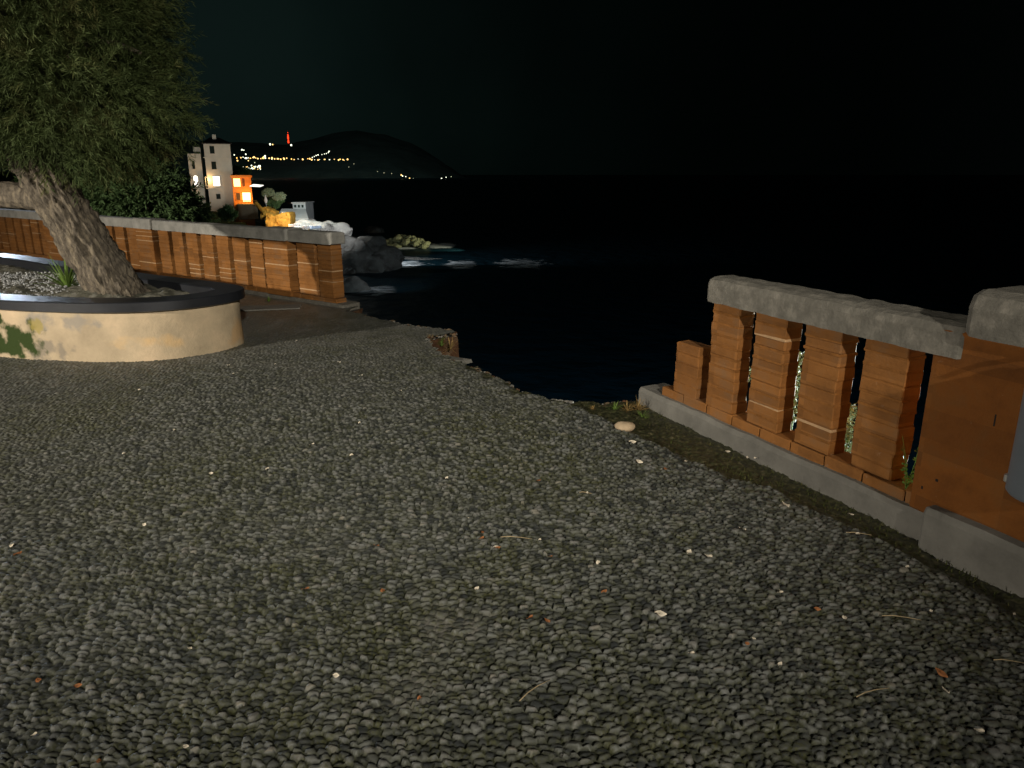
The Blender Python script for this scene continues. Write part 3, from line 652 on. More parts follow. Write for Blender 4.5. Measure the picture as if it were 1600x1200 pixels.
# crumbled rubble along the broken edge
mb = MB(); g = random.Random(77)
for a_, b_ in zip(EDGE[:-1], EDGE[1:]):
    L_ = math.dist(a_, b_); nx_, ny_ = (b_[1]-a_[1])/L_, -(b_[0]-a_[0])/L_
    for i in range(int(L_*90)):
        t = g.random(); o_ = g.uniform(-.025, .02); q = (a_[0]+(b_[0]-a_[0])*t+nx_*o_, a_[1]+(b_[1]-a_[1])*t+ny_*o_)
        rock(mb, (q[0], q[1], -.012+min(0, o_)*.5*0+g.uniform(-.02, .012)), g.choice([.006, .008, .010, .012, .016, .022])*g.uniform(.7, 1.2), i % 17, (1.2, .9, .7), 3, g.choice([0, 0, 0, 2, 2, 2, 1]), .5)
rb = mb.build('rubble', [mat('grey_rubble', (.15, .14, .12), .95, .4, 20, 0, 1, .2), RETW, mat('earth_crumbs', (.09, .065, .04), 1, .4, 20, 0, 1, .1)]); tag(rb, 'crumbled stones and earth along the broken plaza edge', kind='stuff', cat='rubble')
# loose stone, slab
c = onz(976, 674)+Vector((0, 0, .008)); mb = MB(); rock(mb, (0, 0, .026), .052, 4, (1.25, .9, .62), 10, 0, .16); st_ = mb.build('stone', mat('tan_stone', (.36, .27, .17), .85, .25, 12, .004, 40, .3), None, True); st_.location = c; tag(st_, 'tan loose stone lying at the corner of the soil strip', 'stone')
c = Vector((-.62, 6.62, -.03)); mb = MB(); mb.loft([[(-.14, .10, -.02), (.26, -.12, -.02), (.20, -.19, -.018), (-.10, -.06, -.02)], [(-.14, .10, .015), (.25, -.12, .01), (.19, -.18, .01), (-.10, -.05, .015)]])
sl = mb.build('paving_fragment', CONC2); sl.location = c; tag(sl, 'thin broken slab jutting out over the drop at the notch', 'slab')
c = onz(428, 482); sl = MB().box(-.42, .33, -.16, .16, -.03, .012, 0, .008, .004).build('stone_slab', CONC2); sl.location = (c.x, c.y, 0.006); sl.rotation_euler = (0, 0, math.radians(12)); tag(sl, 'flat grey stone slab set in front of the left balustrade pier', 'slab')

# ------------------------------------------------------------------ fallen bits
PALE = mat('pale_dead_leaf', (.66, .58, .45), .8, .25, 60, 0, 1, .2); RUST = mat('rusty_dead_leaf', (.30, .12, .045), .8, .4, 60, 0, 1, .2)
def leaf_mesh(m, sc):
    mb = MB(); rr = []
    for k in range(7):
        t = k/6; w_ = math.sin(math.pi*t**.8)*.010+.0006; rr.append([((t-.5)*.036, -w_, .004+.004*math.cos(t*5)), ((t-.5)*.036, 0, .001+.003*t), ((t-.5)*.036, w_, .004+.003*t)])
    mb.loft(rr, 0, cap=False, closed=False); return mb.build('fallen_leaf', m)
lf = {0: leaf_mesh(PALE, 1), 1: leaf_mesh(RUST, 1)}
used = {0: 0, 1: 0}
LB = {0: ('small pale dead leaf lying on the dark pebbles', 'pale dead leaves scattered over the pebbles'), 1: ('small rusty orange dead leaf lying on the dark pebbles', 'rusty dead leaves scattered over the pebbles')}
spots = [(418, 733, 0, 1), (549, 712, 0, 1), (487, 695, 0, .9), (625, 610, 0, 1), (562, 661, 0, .8), (999, 722, 0, 1.3), (1040, 733, 1, 1.1), (1227, 789, 0, 1.6), (1160, 827, 0, 1.3), (1077, 863, 0, 1.2), (1107, 869, 0, 1), (1072, 721, 0, .8),
         (1137, 706, 0, .9), (988, 691, 0, 1.2), (795, 716, 0, .9), (698, 747, 0, .9), (842, 751, 1, .8), (843, 844, 0, .8), (752, 842, 1, 1.2), (755, 832, 1, 1), (775, 855, 0, .9), (778, 856, 1, .9), (730, 809, 0, .8), (588, 853, 1, .9), (860, 870, 1, .8), (935, 880, 0, .9),
         (1032, 960, 0, 1.4), (1030, 958, 0, .9), (1080, 1021, 0, .9), (1219, 926, 0, .8), (1277, 952, 1, .9), (1219, 923, 0, .7), (1477, 1079, 0, 1.1), (1470, 1053, 1, 1.4), (1530, 1142, 0, .9), (1219, 1038, 0, .7), (944, 925, 1, .9), (855, 970, 1, .9), (828, 966, 1, 1),
         (598, 924, 1, 1), (477, 921, 1, 1), (525, 1056, 0, .9), (655, 1092, 1, .9), (745, 920, 0, .8), (19, 853, 0, 1), (28, 866, 1, 1.3), (226, 820, 0, .8), (60, 1064, 1, .9), (122, 1072, 1, .9), (155, 1190, 1, .9), (296, 1013, 0, .7), (53, 1148, 0, .7), (290, 1167, 0, .7), (1320, 966, 0, 1), (1365, 775, 0, .7), (1330, 804, 0, .9), (1418, 886, 0, .7), (1340, 835, 0, 1), (1178, 998, 0, .6), (1168, 1006, 1, .8), (918, 770, 0, .7),
         (357, 571, 0, 1), (365, 584, 0, .9), (218, 609, 0, .8), (222, 629, 0, .7), (445, 535, 0, .7), (463, 533, 0, .7), (530, 566, 0, .7), (564, 587, 0, .8), (430, 569, 0, .7), (272, 672, 0, .8), (193, 709, 0, .7), (330, 740, 0, .9), (1168, 715, 0, .8), (1180, 716, 0, .7), (1455, 955, 0, .7), (1585, 960, 0, .6)]
for px, py, kd, sc in spots:
    c = onz(px, py, .030); d = math.hypot(c.x, c.y)
    if used[kd] == 0: o = lf[kd]
    else: o = lf[kd].copy(); COL.objects.link(o)
    used[kd] += 1; s_ = sc*random.uniform(.75, 1.0)*(1 if d < 4 else 1.25)
    o.location = c; o.rotation_euler = (random.uniform(-.25, .25), random.uniform(-.2, .2), random.uniform(0, TAU)); o.scale = (s_*random.uniform(.7, 1), s_, s_)
    tag(o, LB[kd][0], 'leaf', LB[kd][1])
TW = mat('dry_twig', (.34, .26, .15), .85, .3, 30, 0, 1, .2)
for (a, b, lab) in [((782, 839), (831, 842), 'straight pale twig in the middle of the pebble paving'), ((1378, 962), (1440, 969), 'bent straw twig on the pebbles below the right plinth'), ((1552, 1031), (1600, 1036), 'reddish twig lying at the right edge of the paving'),
                    ((1338, 1089), (1390, 1075), 'thin olive twig near the lower right'), ((812, 1095), (860, 1062), 'forked brown twig low in the centre of the paving'), ((1322, 832), (1362, 836), 'curved pale straw at the edge of the soil strip'), ((905, 769), (925, 771), 'short pale straw right of the middle of the paving')]:
    A_ = onz(*a, .030); B_ = onz(*b, .030); m_ = (A_+B_)/2; q_ = (B_-A_)*.5; sd = Vector((-q_.y, q_.x, 0))*.12
    tw = MB().tube([tuple(-q_), tuple(-q_*.4+sd*.7+Vector((0, 0, .003))), tuple(q_*.3+sd), tuple(q_)], [.0016, .0019, .0016, .0009], 6).build('twig', TW, None, True); tw.location = m_; tag(tw, lab, 'twig')

# ------------------------------------------------------------------ sea and coast
def sea_mat():
    m = bpy.data.materials.new('night_sea'); m.use_nodes = True; t = m.node_tree; b = t.nodes['Principled BSDF']
    b.inputs['Base Color'].default_value = (.006, .026, .038, 1); b.inputs['Roughness'].default_value = .42; b.inputs['Specular IOR Level'].default_value = .2; b.inputs['IOR'].default_value = 1.33
    tcn = N(t, 'ShaderNodeTexCoord'); n = N(t, 'ShaderNodeTexNoise'); n.inputs['Scale'].default_value = .35; n.inputs['Detail'].default_value = 7; t.links.new(tcn.outputs['Object'], n.inputs['Vector'])
    bp = N(t, 'ShaderNodeBump'); bp.inputs['Distance'].default_value = .5; t.links.new(n.outputs['Fac'], bp.inputs['Height']); t.links.new(bp.outputs[0], b.inputs['Normal']); return m
sea = mesh('sea', [(-9000, -60, SEA), (9000, -60, SEA), (9000, 14000, SEA), (-9000, 14000, SEA)], [(0, 1, 2, 3)], sea_mat()); tag(sea, kind='structure')
# coast terrain
xs = np.arange(-120, -8, 1.0); ys = np.arange(14, 240, 1.25); X, Y = np.meshgrid(xs, ys); x = X.ravel(); y = Y.ravel(); P = np.column_stack([x, y])
sh = np.interp(y, [14, 30, 60, 88, 96, 112, 120, 140, 150, 165, 190, 240], [-12, -15, -19, -19.5, -23, -24, -24, -31, -38, -52, -80, -110])+(fbm(P, .12, 3, 95)-.5)*9
ins = sh-x
cap_h = np.interp(y, [14, 60, 100, 240], [-3.4, -4.0, -4.6, 2])
zz = SEA-1+np.clip(ins, -3, 60)*.32+(fbm(P, .25, 4, 96)-.5)*np.clip(ins, 0, 6)*.7; top = cap_h+np.clip(ins-24, 0, 60)*.10+(fbm(P, .3, 3, 97)-.5)*1.0
zz = np.minimum(zz, top)
nx = len(xs); ii = np.arange(x.size).reshape(X.shape); q = np.stack([ii[:-1, :-1], ii[:-1, 1:], ii[1:, 1:], ii[1:, :-1]], -1).reshape(-1, 4)
ter = mesh('hillside', np.column_stack([x, y, zz]), q, HILLM, None, True); tag(ter, kind='structure')

def big_rock(name, px, py, Y, r, sq, seed, m, label, amp=.5, n=22, group=None, cat='rock', fs=1.4):
    c = at(px, py, Y); mb = MB(); rock(mb, (0, 0, 0), r, seed, sq, n, 0, amp, fs); o = mb.build(name, m, None, False); o.location = c; tag(o, label, cat, group); return o
big_rock('rock_outcrop', 500, 376, 122, 5.0, (1.05, .8, .60), 3, WROCK, 'large pale rock outcrop lit white beyond the end of the left balustrade', .55, 44, fs=2.2)
big_rock('rock_outcrop', 462, 360, 128, 4.0, (1.1, .8, .55), 6, WROCK, 'pale rock slope below the grey terrace', .4, 24)
big_rock('rock_outcrop', 566, 416, 112, 4.4, (1.25, 1.0, .88), 9, ROCKM, 'dark grey boulder rising from the water right of the pale outcrop', .6, 34, fs=2.4)
big_rock('rock_outcrop', 545, 460, 92, 2.1, (1.2, .9, 1.0), 12, ROCKM, 'low dark rock at the water beside the broken balustrade end', .4, 20)
big_rock('rock_outcrop', 652, 408, 128, 2.2, (2.8, 1, .30), 14, ROCKM, 'flat dark reef just above the surf right of the boulder', .5, 20)
big_rock('rock_outcrop', 585, 363, 186, 2.0, (1.1, .9, .8), 16, ROCKM, 'dim reddish rock standing behind the breakwater', .4, 16)
BW = mat('breakwater_stone', (.27, .27, .15), .95, .3, .8, .1, 3, .1)
g = random.Random(8)
first = None
for i in range(70):
    px = 593+g.random()*76; top_ = 368+abs(px-630)*.22; py = g.uniform(top_, 387); 
    c = at(px, py, 147+g.uniform(-2, 2)); mb = MB(); rock(mb, (0, 0, 0), g.uniform(.35, .8), i, (1, .9, .8), 5, 0, .8); o = mb.build('boulder', BW); o.location = c
    tag(o, 'rough yellowish boulder heaped in the small breakwater in the surf', 'boulder', 'boulders of the small breakwater')
MB_c = at(630, 390, 148)
# foam patches on the water
def foam_mat():
    m = bpy.data.materials.new('sea_foam'); m.use_nodes = True; t = m.node_tree; b = t.nodes['Principled BSDF']; b.inputs['Base Color'].default_value = (.78, .84, .86, 1); b.inputs['Roughness'].default_value = .9
    tcn = N(t, 'ShaderNodeTexCoord'); n = N(t, 'ShaderNodeTexNoise'); n.inputs['Scale'].default_value = .30; n.inputs['Detail'].default_value = 8; n.inputs['Roughness'].default_value = .65; n.inputs['Distortion'].default_value = 1.2
    mp = N(t, 'ShaderNodeMapping'); mp.inputs['Scale'].default_value = (1.0, 2.2, 1); t.links.new(tcn.outputs['Object'], mp.inputs['Vector']); t.links.new(mp.outputs[0], n.inputs['Vector'])
    at_ = N(t, 'ShaderNodeAttribute', attribute_name='cover'); s_ = N(t, 'ShaderNodeSeparateColor'); t.links.new(at_.outputs['Color'], s_.inputs[0])
    ad = N(t, 'ShaderNodeMath', operation='MULTIPLY_ADD'); ad.inputs[1].default_value = .55; t.links.new(s_.outputs[0], ad.inputs[0]); t.links.new(n.outputs['Fac'], ad.inputs[2])
    r = N(t, 'ShaderNodeMapRange'); r.inputs['From Min'].default_value = .97; r.inputs['From Max'].default_value = 1.14; t.links.new(ad.outputs[0], r.inputs['Value']); t.links.new(r.outputs[0], b.inputs['Alpha']); return m
FOAM = foam_mat()
def foam(px0, px1, py0, py1, label, seed, boost=0.):
    a = onz(px0, (py0+py1)/2, SEA); b = onz(px1, (py0+py1)/2, SEA); n_ = onz((px0+px1)/2, py1, SEA); f_ = onz((px0+px1)/2, py0, SEA)
    cx, cy = (a.x+b.x)/2, (n_.y+f_.y)/2; rx, ry = abs(b.x-a.x)/2, abs(f_.y-n_.y)/2
    nx, ny = 70, 40; U, Vv = np.meshgrid(np.linspace(-1, 1, nx), np.linspace(-1, 1, ny)); u = U.ravel(); v = Vv.ravel()
    P = np.column_stack([u*rx, v*ry]); wv = fbm(P+cx, .12, 3, seed)
    zf = .06+.5*(fbm(P+cx, .25, 3, seed+1)-.35)*np.clip(1-u*u-v*v, 0, 1)+.0; zf = np.maximum(zf, .03)
    cov = np.clip(1.15-(u*u+v*v)*1.1, 0, 1)+boost*(u*u+v*v < .8)
    I = np.arange(nx*ny).reshape(ny, nx); q = np.stack([I[:-1, :-1], I[:-1, 1:], I[1:, 1:], I[1:, :-1]], -1).reshape(-1, 4)
    o = mesh('sea_foam', np.column_stack([P, zf]), q, FOAM, None, True, attrs={'cover': np.column_stack([cov, cov, cov])}); o.location = (cx, cy, SEA); tag(o, label, kind='stuff', cat='foam')
foam(655, 725, 378, 391, 'white surf breaking at the right end of the breakwater', 1, .3)
foam(590, 665, 386, 392, 'thin white surf line in front of the breakwater', 2, .3)
foam(670, 770, 403, 427, 'surf spreading right of the flat reef', 3)
foam(740, 890, 401, 428, 'long grey surf patch farthest to the right', 4)
foam(525, 650, 442, 472, 'surf curling past the low dark rock nearest the plaza', 5)
foam(560, 700, 404, 424, 'surf along the foot of the dark boulder', 6)

# ---- buildings on the coast
def wbox(nm, mb, px0, px1, pytop, Y, dep, m, parent, zb, off):
    a = at(px0, pytop, Y); b = at(px1, pytop, Y); mb.box(a.x-off[0], b.x-off[0], Y-off[1], Y+dep-off[1], zb-off[2], a.z-off[2], 0, .03); return a.x, b.x, a.z
def window(parent, off, px0, px1, py0, py1, Y, m, name='window', frame=None, arch=False, proud=.0):
    a = at(px0, py0, Y); b = at(px1, py1, Y); x0, x1, z1, z0 = a.x-off[0], b.x-off[0], a.z-off[2], b.z-off[2]; y = Y-off[1]-proud
    fr = MB(); t = .09
    fr.box(x0-t, x1+t, y-.10, y+.02, z1, z1+t, 0, .01); fr.box(x0-t, x1+t, y-.14, y+.02, z0-t, z0, 0, .01); fr.box(x0-t, x0, y-.10, y+.02, z0, z1, 0, .01); fr.box(x1, x1+t, y-.10, y+.02, z0, z1, 0, .01)
    w_ = fr.build(name, frame or WALLW, parent)
    pn = MB()
    if arch:
        k = 12; r = (x1-x0)/2; pts = [(x0, z0), (x1, z0)]+[(x0+r+r*math.cos(math.pi*i/k), z1-r+r*math.sin(math.pi*i/k)) for i in range(k+1)]
        pn.loft([[(p, y-.05, q) for p, q in pts], [(p, y-.03, q) for p, q in pts]])
    else: pn.box(x0, x1, y-.05, y-.03, z0, z1)
    pn.build('pane' if m in (GLOW_W, GLOW_O) else 'shutter', m, w_); return w_
YV = 135
o0 = at(337, 320, YV); off = (o0.x, YV, -6.5)
villa = thing('villa', 'tall pale villa tower with two lit ground windows on the slope behind the tree', 'house', (o0.x, YV, -6.5))
mb = MB(); wbox('', mb, 317.5, 359, 223.5, YV, 7, 0, villa, -9, off); mb.build('wall', WALLW, villa)
mb = MB(); wbox('', mb, 297, 317.4, 240, YV+1.2, 6, 0, villa, -9, off); a = at(297, 240, YV+1.2); b = at(317.4, 240, YV+1.2)
mb.box(at(300.5, 230, YV).x-off[0], b.x-off[0], YV+2.5-off[1], YV+5-off[1], a.z-off[2], at(300, 229, YV).z-off[2], 0, .03)
wl_ = mb.build('side_wall', WALLW, villa)
a = at(315, 223.5, YV); b = at(361.5, 223.5, YV); ap = at(334, 213.5, YV); x0, x1, z0 = a.x-off[0], b.x-off[0], a.z-off[2]; xa = ap.x-off[0]; za = ap.z-off[2]
rf = MB().add([(x0, -.4, z0), (x1, -.4, z0), (x1, 7.4, z0), (x0, 7.4, z0), (xa-.8, 3, za), (xa+.8, 3, za), (x0, -.4, z0-.15), (x1, -.4, z0-.15), (x1, 7.4, z0-.15), (x0, 7.4, z0-.15)],
              [(0, 1, 5, 4), (1, 2, 5), (2, 3, 4, 5), (3, 0, 4), (6, 7, 1, 0), (7, 8, 2, 1), (8, 9, 3, 2), (9, 6, 0, 3), (9, 8, 7, 6)]).build('roof', ROOFM, villa)
MB().box(xa-.35, xa+.35, 1.6, 2.3, za-.7, za+.45, 0, .03).build('chimney', WALLW, rf)
a = at(318, 246, YV); b = at(359, 246, YV); MB().box(a.x-off[0]-.02, b.x-off[0]+.02, -.06, 0, a.z-off[2]-.1, a.z-off[2]+.06, 0, .01).build('string_course', WALLW, villa)
villa.rotation_euler = (0, 0, math.radians(20)); villa.scale = (.94, 1, 1)
window(villa, off, 327, 335.5, 228, 240, YV, SHUT); window(villa, off, 330, 338.5, 252.5, 264.5, YV, SHUT)
window(villa, off, 304, 309.5, 251.5, 264, YV+1.2, SHUT)
window(villa, off, 332.5, 344, 275.5, 290.5, YV, GLOW_W, arch=False); window(villa, off, 306.5, 314.5, 274.5, 291, YV+1.2, GLOW_W, arch=True)
window(villa, off, 337.5, 345, 303, 311, YV, SHUT)
window(villa, off, 321, 325.5, 277, 290, YV, SHUT)
a = at(322, 294, YV); b = at(338, 294, YV); MB().box(a.x-off[0], b.x-off[0], -.7, 0, a.z-off[2]-.12, a.z-off[2]+.05, 0, .02).build('balcony_slab', WALLW, villa)
# orange house
YO = 133; o0 = at(377, 320, YO); off = (o0.x, YO, -8)
oh = thing('house', 'small orange house with lit upper window and glowing terrace right of the pale villa', 'house', (o0.x, YO, -8))
mb = MB(); wbox('', mb, 361.5, 391.5, 276, YO, 6, 0, oh, -10, off); mb.build('wall', WALLO, oh)
a = at(359.5, 273.5, YO); b = at(393.5, 273.5, YO); c = at(360, 277.5, YO); MB().box(a.x-off[0], b.x-off[0], -.45, 6.3, c.z-off[2], a.z-off[2], 0, .05).build('cornice', WALLO, oh)
window(oh, off, 364.5, 376, 279, 291.5, YO, GLOW_O, frame=WALLO); a = at(378, 279, YO); b = at(383, 291.5, YO); MB().box(a.x-off[0], b.x-off[0], -.08, 0, b.z-off[2], a.z-off[2], 0, .02).build('shutter', mat('brown_shutter', (.14, .05, .02)), oh)
window(oh, off, 368.5, 376, 301.5, 312.5, YO, mat('dark_door', (.05, .03, .02)), 'door', frame=WALLO)
window(oh, off, 378.5, 392, 301, 315, YO, emis('terrace_glow', (1, .66, .2), 5), 'window', frame=WALLO)
oh.rotation_euler = (0, 0, math.radians(18)); oh.scale = (.95, 1, 1)
a = at(364, 319, YO-2.2); b = at(395.5, 319, YO-2.2)
tr = MB(); tr.box(a.x-off[0], b.x-off[0], -2.2, 0, a.z-off[2]-2.6, a.z-off[2], 0, .03); tr.build('terrace', mat('terrace_stone', (.10, .085, .06), .9, .3), oh)
bl = MB(); k = 15; xa, xb = a.x-off[0], b.x-off[0]
for i in range(k): x_ = xa+.05+(xb-xa-.1)*i/(k-1); bl.box(x_-.03, x_+.03, -2.15, -2.09, a.z-off[2], a.z-off[2]+.55)
bl.box(xa, xb, -2.18, -2.06, a.z-off[2]+.55, a.z-off[2]+.63); bl.build('railing', mat('ironwork', (.25, .14, .04)), oh)
lamp('house_terrace_lamp', 'POINT', tuple(at(385, 309, YO-1.2)), 500, (1, .52, .12), .15)
lamp('house_facade_lamp', 'POINT', tuple(at(388, 288, YO-2.6)), 160, (1, .50, .12), .15)
lamp('villa_facade_flood', 'SPOT', (-46, 116, -1), 4200, (1, .93, .80), .3, tuple(at(335, 262, YV)), 44, .8)
lamp('villa_door_lamp', 'POINT', tuple(at(326, 281, YV-.9)), 130, (1, .62, .25), .08)
# low terrace buildings
YT = 127; a = at(458, 317, YT); off = (a.x, YT, -8)
pav = thing('beach_pavilion', 'grey flat roofed pavilion with a row of dark windows above the pale rocks', 'building', (a.x, YT, -8))
mb = MB(); wbox('', mb, 457, 477, 317.5, YT, 5, 0, pav, -9, off); mb.build('wall', WALLG, pav)
a = at(455.5, 316, YT); b = at(478.5, 317.8, YT); MB().box(a.x-off[0], b.x-off[0], -.3, 5.3, b.z-off[2], a.z-off[2], 0, .03).build('roof', WALLG, pav)
for q_ in (459.5, 465.3, 471): window(pav, off, q_, q_+3.8, 320, 324.3, YT, SHUT, frame=WALLG)
c = at(456, 345, 122); ws = thing('sea_wall', 'sloping grey sea wall with a lit edge strip below the pavilion', 'wall', (c.x, 122, SEA))
p = [at(432, 340, 124), at(482, 341, 124), at(477, 326, 127), at(440, 326, 127)]
mb = MB(); of = Vector(ws.location); F_ = [tuple(v-of) for v in p]; Bk = [tuple(v-of-Vector((0, -1.5, 7))) for v in p]; lw = [(q_[0], q_[1], -1) for q_ in F_[:2]]
mb.add(F_+lw, [(0, 1, 2, 3), (4, 5, 1, 0)]); mb.build('slope', WALLG, ws)
a = at(440, 331, 123.7); b = at(458, 332.8, 123.7); MB().box(a.x-of.x, b.x-of.x, 123.6-122, 124.2-122, b.z-of.z, a.z-of.z, 0, .02).build('step_edge', mat('white_paint', (.8, .8, .78)), ws)
# orange lit stone wall below the house
STN = mat('rough_stone_wall', (.45, .24, .04), .95, .4, 1.4, .12, 3, .1)
def rubble(name, px0, px1, py0, py1, Y, dep, seed, m, label, lean=0):
    a = at(px0, py0, Y); b = at(px1, py1, Y); nx_, nz_ = 26, 16; V = []; 
    U, W_ = np.meshgrid(np.linspace(0, 1, nx_), np.linspace(0, 1, nz_)); u = U.ravel(); w_ = W_.ravel()
    P = np.column_stack([(b.x-a.x)*u, np.zeros_like(u), (b.z-a.z)*(1-w_)]); topn = (fbm(P[:, :1].repeat(2, 1)*[1, 0], .8, 3, seed)-.5)*1.2*w_; P[:, 2] = P[:, 2]*0+(b.z-a.z)*(1-w_)+topn
    P[:, 1] = (fbm(P, .9, 4, seed)-.5)*1.3-lean*(1-w_); Bk = P.copy(); Bk[:, 1] += dep
    I = np.arange(nx_*nz_).reshape(nz_, nx_); q = np.stack([I[:-1, :-1], I[:-1, 1:], I[1:, 1:], I[1:, :-1]], -1).reshape(-1, 4)
    n_ = len(P); tq = np.stack([I[-1, :-1], I[-1, 1:], I[-1, 1:]+n_, I[-1, :-1]+n_], -1); rq = np.stack([I[:-1, -1], I[1:, -1], I[1:, -1]+n_, I[:-1, -1]+n_], -1)[:, ::-1]; lq = np.stack([I[:-1, 0], I[1:, 0], I[1:, 0]+n_, I[:-1, 0]+n_], -1)
    o = mesh(name, np.vstack([P, Bk]), np.vstack([q, q[:, ::-1]+n_, tq, rq, lq]), m); o.location = (a.x, Y, a.z); tag(o, label, 'wall')
rubble('stone_wall', 416, 455, 334, 362, 121, 3, 4, STN, 'rough stone wall lit orange above the coping of the left balustrade', .8)
rubble('stone_wall', 407, 432, 327, 343, 123.5, 2, 7, STN, 'smaller orange lit stone ledge behind and above the lit stone wall', .4)
a = at(400, 318, 125); b = at(414, 333, 123); sr = MB().tube([tuple(a-a), tuple(b-a)], [.35, .35], 8).build('stair_parapet', STN); sr.location = a; tag(sr, 'short orange lit sloping stair parapet left of the stone ledge', 'parapet')
lamp('steps_lamp', 'POINT', tuple(at(432, 343, 117.0)), 480, (1, .40, .02), .2)
# pale lit greenery, parasol, stand-ins for lit patches
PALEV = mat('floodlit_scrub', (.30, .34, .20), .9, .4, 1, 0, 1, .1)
def scrub(px0, py0, px1, py1, Y, seed, label, m, n_=500, nm='shrub'):
    a = at(px0, py0, Y); b = at(px1, py1, Y); c = (a+b)/2; o = thing(nm, label, 'shrub', c); rx = abs(b.x-a.x)/2; rz = abs(a.z-b.z)/2
    g_ = random.Random(seed); V, F = sprays([(g_.uniform(-.6, .6)*rx, g_.uniform(-.4, .4)*rx, g_.uniform(-.55, .55)*rz, rx*g_.uniform(.14, .34), rx*.3, rz*g_.uniform(.14, .36)) for _ in range(9)], int(n_*1.1), 8, .22, .05, seed, .1, .5, .2); mesh('foliage', V, F, m, o)
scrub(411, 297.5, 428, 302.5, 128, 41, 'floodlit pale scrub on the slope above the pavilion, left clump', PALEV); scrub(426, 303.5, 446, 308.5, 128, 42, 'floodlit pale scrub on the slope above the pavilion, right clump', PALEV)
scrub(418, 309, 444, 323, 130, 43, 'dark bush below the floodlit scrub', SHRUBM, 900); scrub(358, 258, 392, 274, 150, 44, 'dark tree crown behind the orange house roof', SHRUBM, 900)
scrub(286, 312, 314, 340, 120, 45, 'dark bush at the foot of the pale villa', SHRUBM, 900); scrub(340, 322, 372, 346, 112, 46, 'black bush below the villa wall', SHRUBM, 900)
c = at(416.5, 326, 126); ps = thing('parasol', 'closed pale beach parasol standing left of the dark bush', 'parasol', c)
MB().tube([(0, 0, 0), (0, 0, 2.2)], [.05, .05], 8).build('pole', WALLG, ps); MB().tube([(0, 0, .9), (0, 0, 1.3), (0, 0, 2.25)], [.14, .3, .03], 10).build('canopy', mat('pale_canvas', (.6, .55, .5)), ps)
WH = mat('white_canvas', (.8, .8, .8)); BL = mat('blue_canvas', (.5, .62, .8))
def pale_standin(px, py, Y, L, ang, m, label):  # boat-shaped stand-ins added for small lit patches on the rock
    c = at(px, py, Y); o = thing('pale_standin', label, 'stand-in', c, math.radians(ang)); rr = []
    for k in range(9):
        t = k/8; wv = .5*math.sin(math.pi*min(1, .15+t*.75))**.7*(1 if t < .95 else .3); x_ = (t-.5)*L; rr.append([(x_, -wv, .45), (x_, -wv*.8, .1), (x_, 0, 0), (x_, wv*.8, .1), (x_, wv, .45), (x_, 0, .32)])
    MB().loft(rr).build('hull', m, o, False); MB().box(-L*.1, L*.05, -.4, .4, .40, .47, 0, .01).build('thwart', WALLG, o)
pale_standin(460, 355, 119, 1.8, 15, WH, 'small white boat-shaped stand-in for a lit patch on the pale rock, leftmost of three'); pale_standin(481, 357.5, 118, 1.8, 0, WH, 'small white boat-shaped stand-in for a lit patch on the pale rock, middle of three'); pale_standin(493.5, 357.5, 118, 1.9, 50, BL, 'small pale blue boat-shaped stand-in for a lit patch, tilted on the pale rock')
lamp('rock_floodlight', 'SPOT', (-12, 78, 1), 42000, (.95, .97, 1), .3, tuple(at(495, 358, 123)), 20, .7)
lamp('terrace_floodlight', 'POINT', tuple(at(450, 308, 117)), 2200, (.92, 1, .95), .3)
lamp('breakwater_floodlight', 'SPOT', (-6, 139, -9.5), 4200, (1, .98, .70), .2, (-21, 148, SEA), 60, .7)
lamp('surf_floodlight', 'SPOT', (-30, 114, -6), 17000, (.9, .95, 1), .3, (-12, 124, SEA), 60, .8)
lamp('cove_floodlight', 'SPOT', (-9, 84, -5), 1700, (.86, .93, 1), .3, (-21, 104, -11), 70, .9)

# ------------------------------------------------------------------ far shore
lamp('far_hill_fill', 'SPOT', (-500, 1100, 500), 7e6, (.7, 1, .95), 20, (-900, 3200, 150), 80, 1)  # unseen spot in mid-air, added to brighten the far hills
ridge = [(-400, 150), (100, 205), (250, 214), (360, 222), (450, 226), (495, 214), (530, 205), (560, 202), (600, 210), (640, 222), (680, 243), (712, 268), (735, 284), (760, 290)]
pxs = np.linspace(-400, 760, 150); rr = []; g = np.random.default_rng(3)
YF = 2600; YR = 3600
rows = 16; V = []
for j in range(rows+1):
    t = j/rows
    for px in pxs:
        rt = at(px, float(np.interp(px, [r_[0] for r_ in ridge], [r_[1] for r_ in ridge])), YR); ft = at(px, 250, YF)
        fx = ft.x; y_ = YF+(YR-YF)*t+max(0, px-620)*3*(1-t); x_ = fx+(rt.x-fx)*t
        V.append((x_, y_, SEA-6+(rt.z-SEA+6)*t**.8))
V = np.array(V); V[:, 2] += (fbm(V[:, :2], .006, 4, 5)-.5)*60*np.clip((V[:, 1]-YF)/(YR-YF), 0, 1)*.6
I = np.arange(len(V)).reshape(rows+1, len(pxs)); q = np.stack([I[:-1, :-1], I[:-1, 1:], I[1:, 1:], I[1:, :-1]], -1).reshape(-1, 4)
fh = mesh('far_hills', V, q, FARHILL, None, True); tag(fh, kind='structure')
proto = {}
LBL = {'harbour': 'tiny bright lamp in the crowded far harbour below the coast road', 'road': 'tiny yellow lamp in the long row of the far coast road', 'cape': 'tiny lamp scattered low along the dark far cape to the right', 'slope': 'tiny lamp on the dark far slope above the coast road', 'climb': 'tiny lamp in the short rising row where the coast road climbs'}
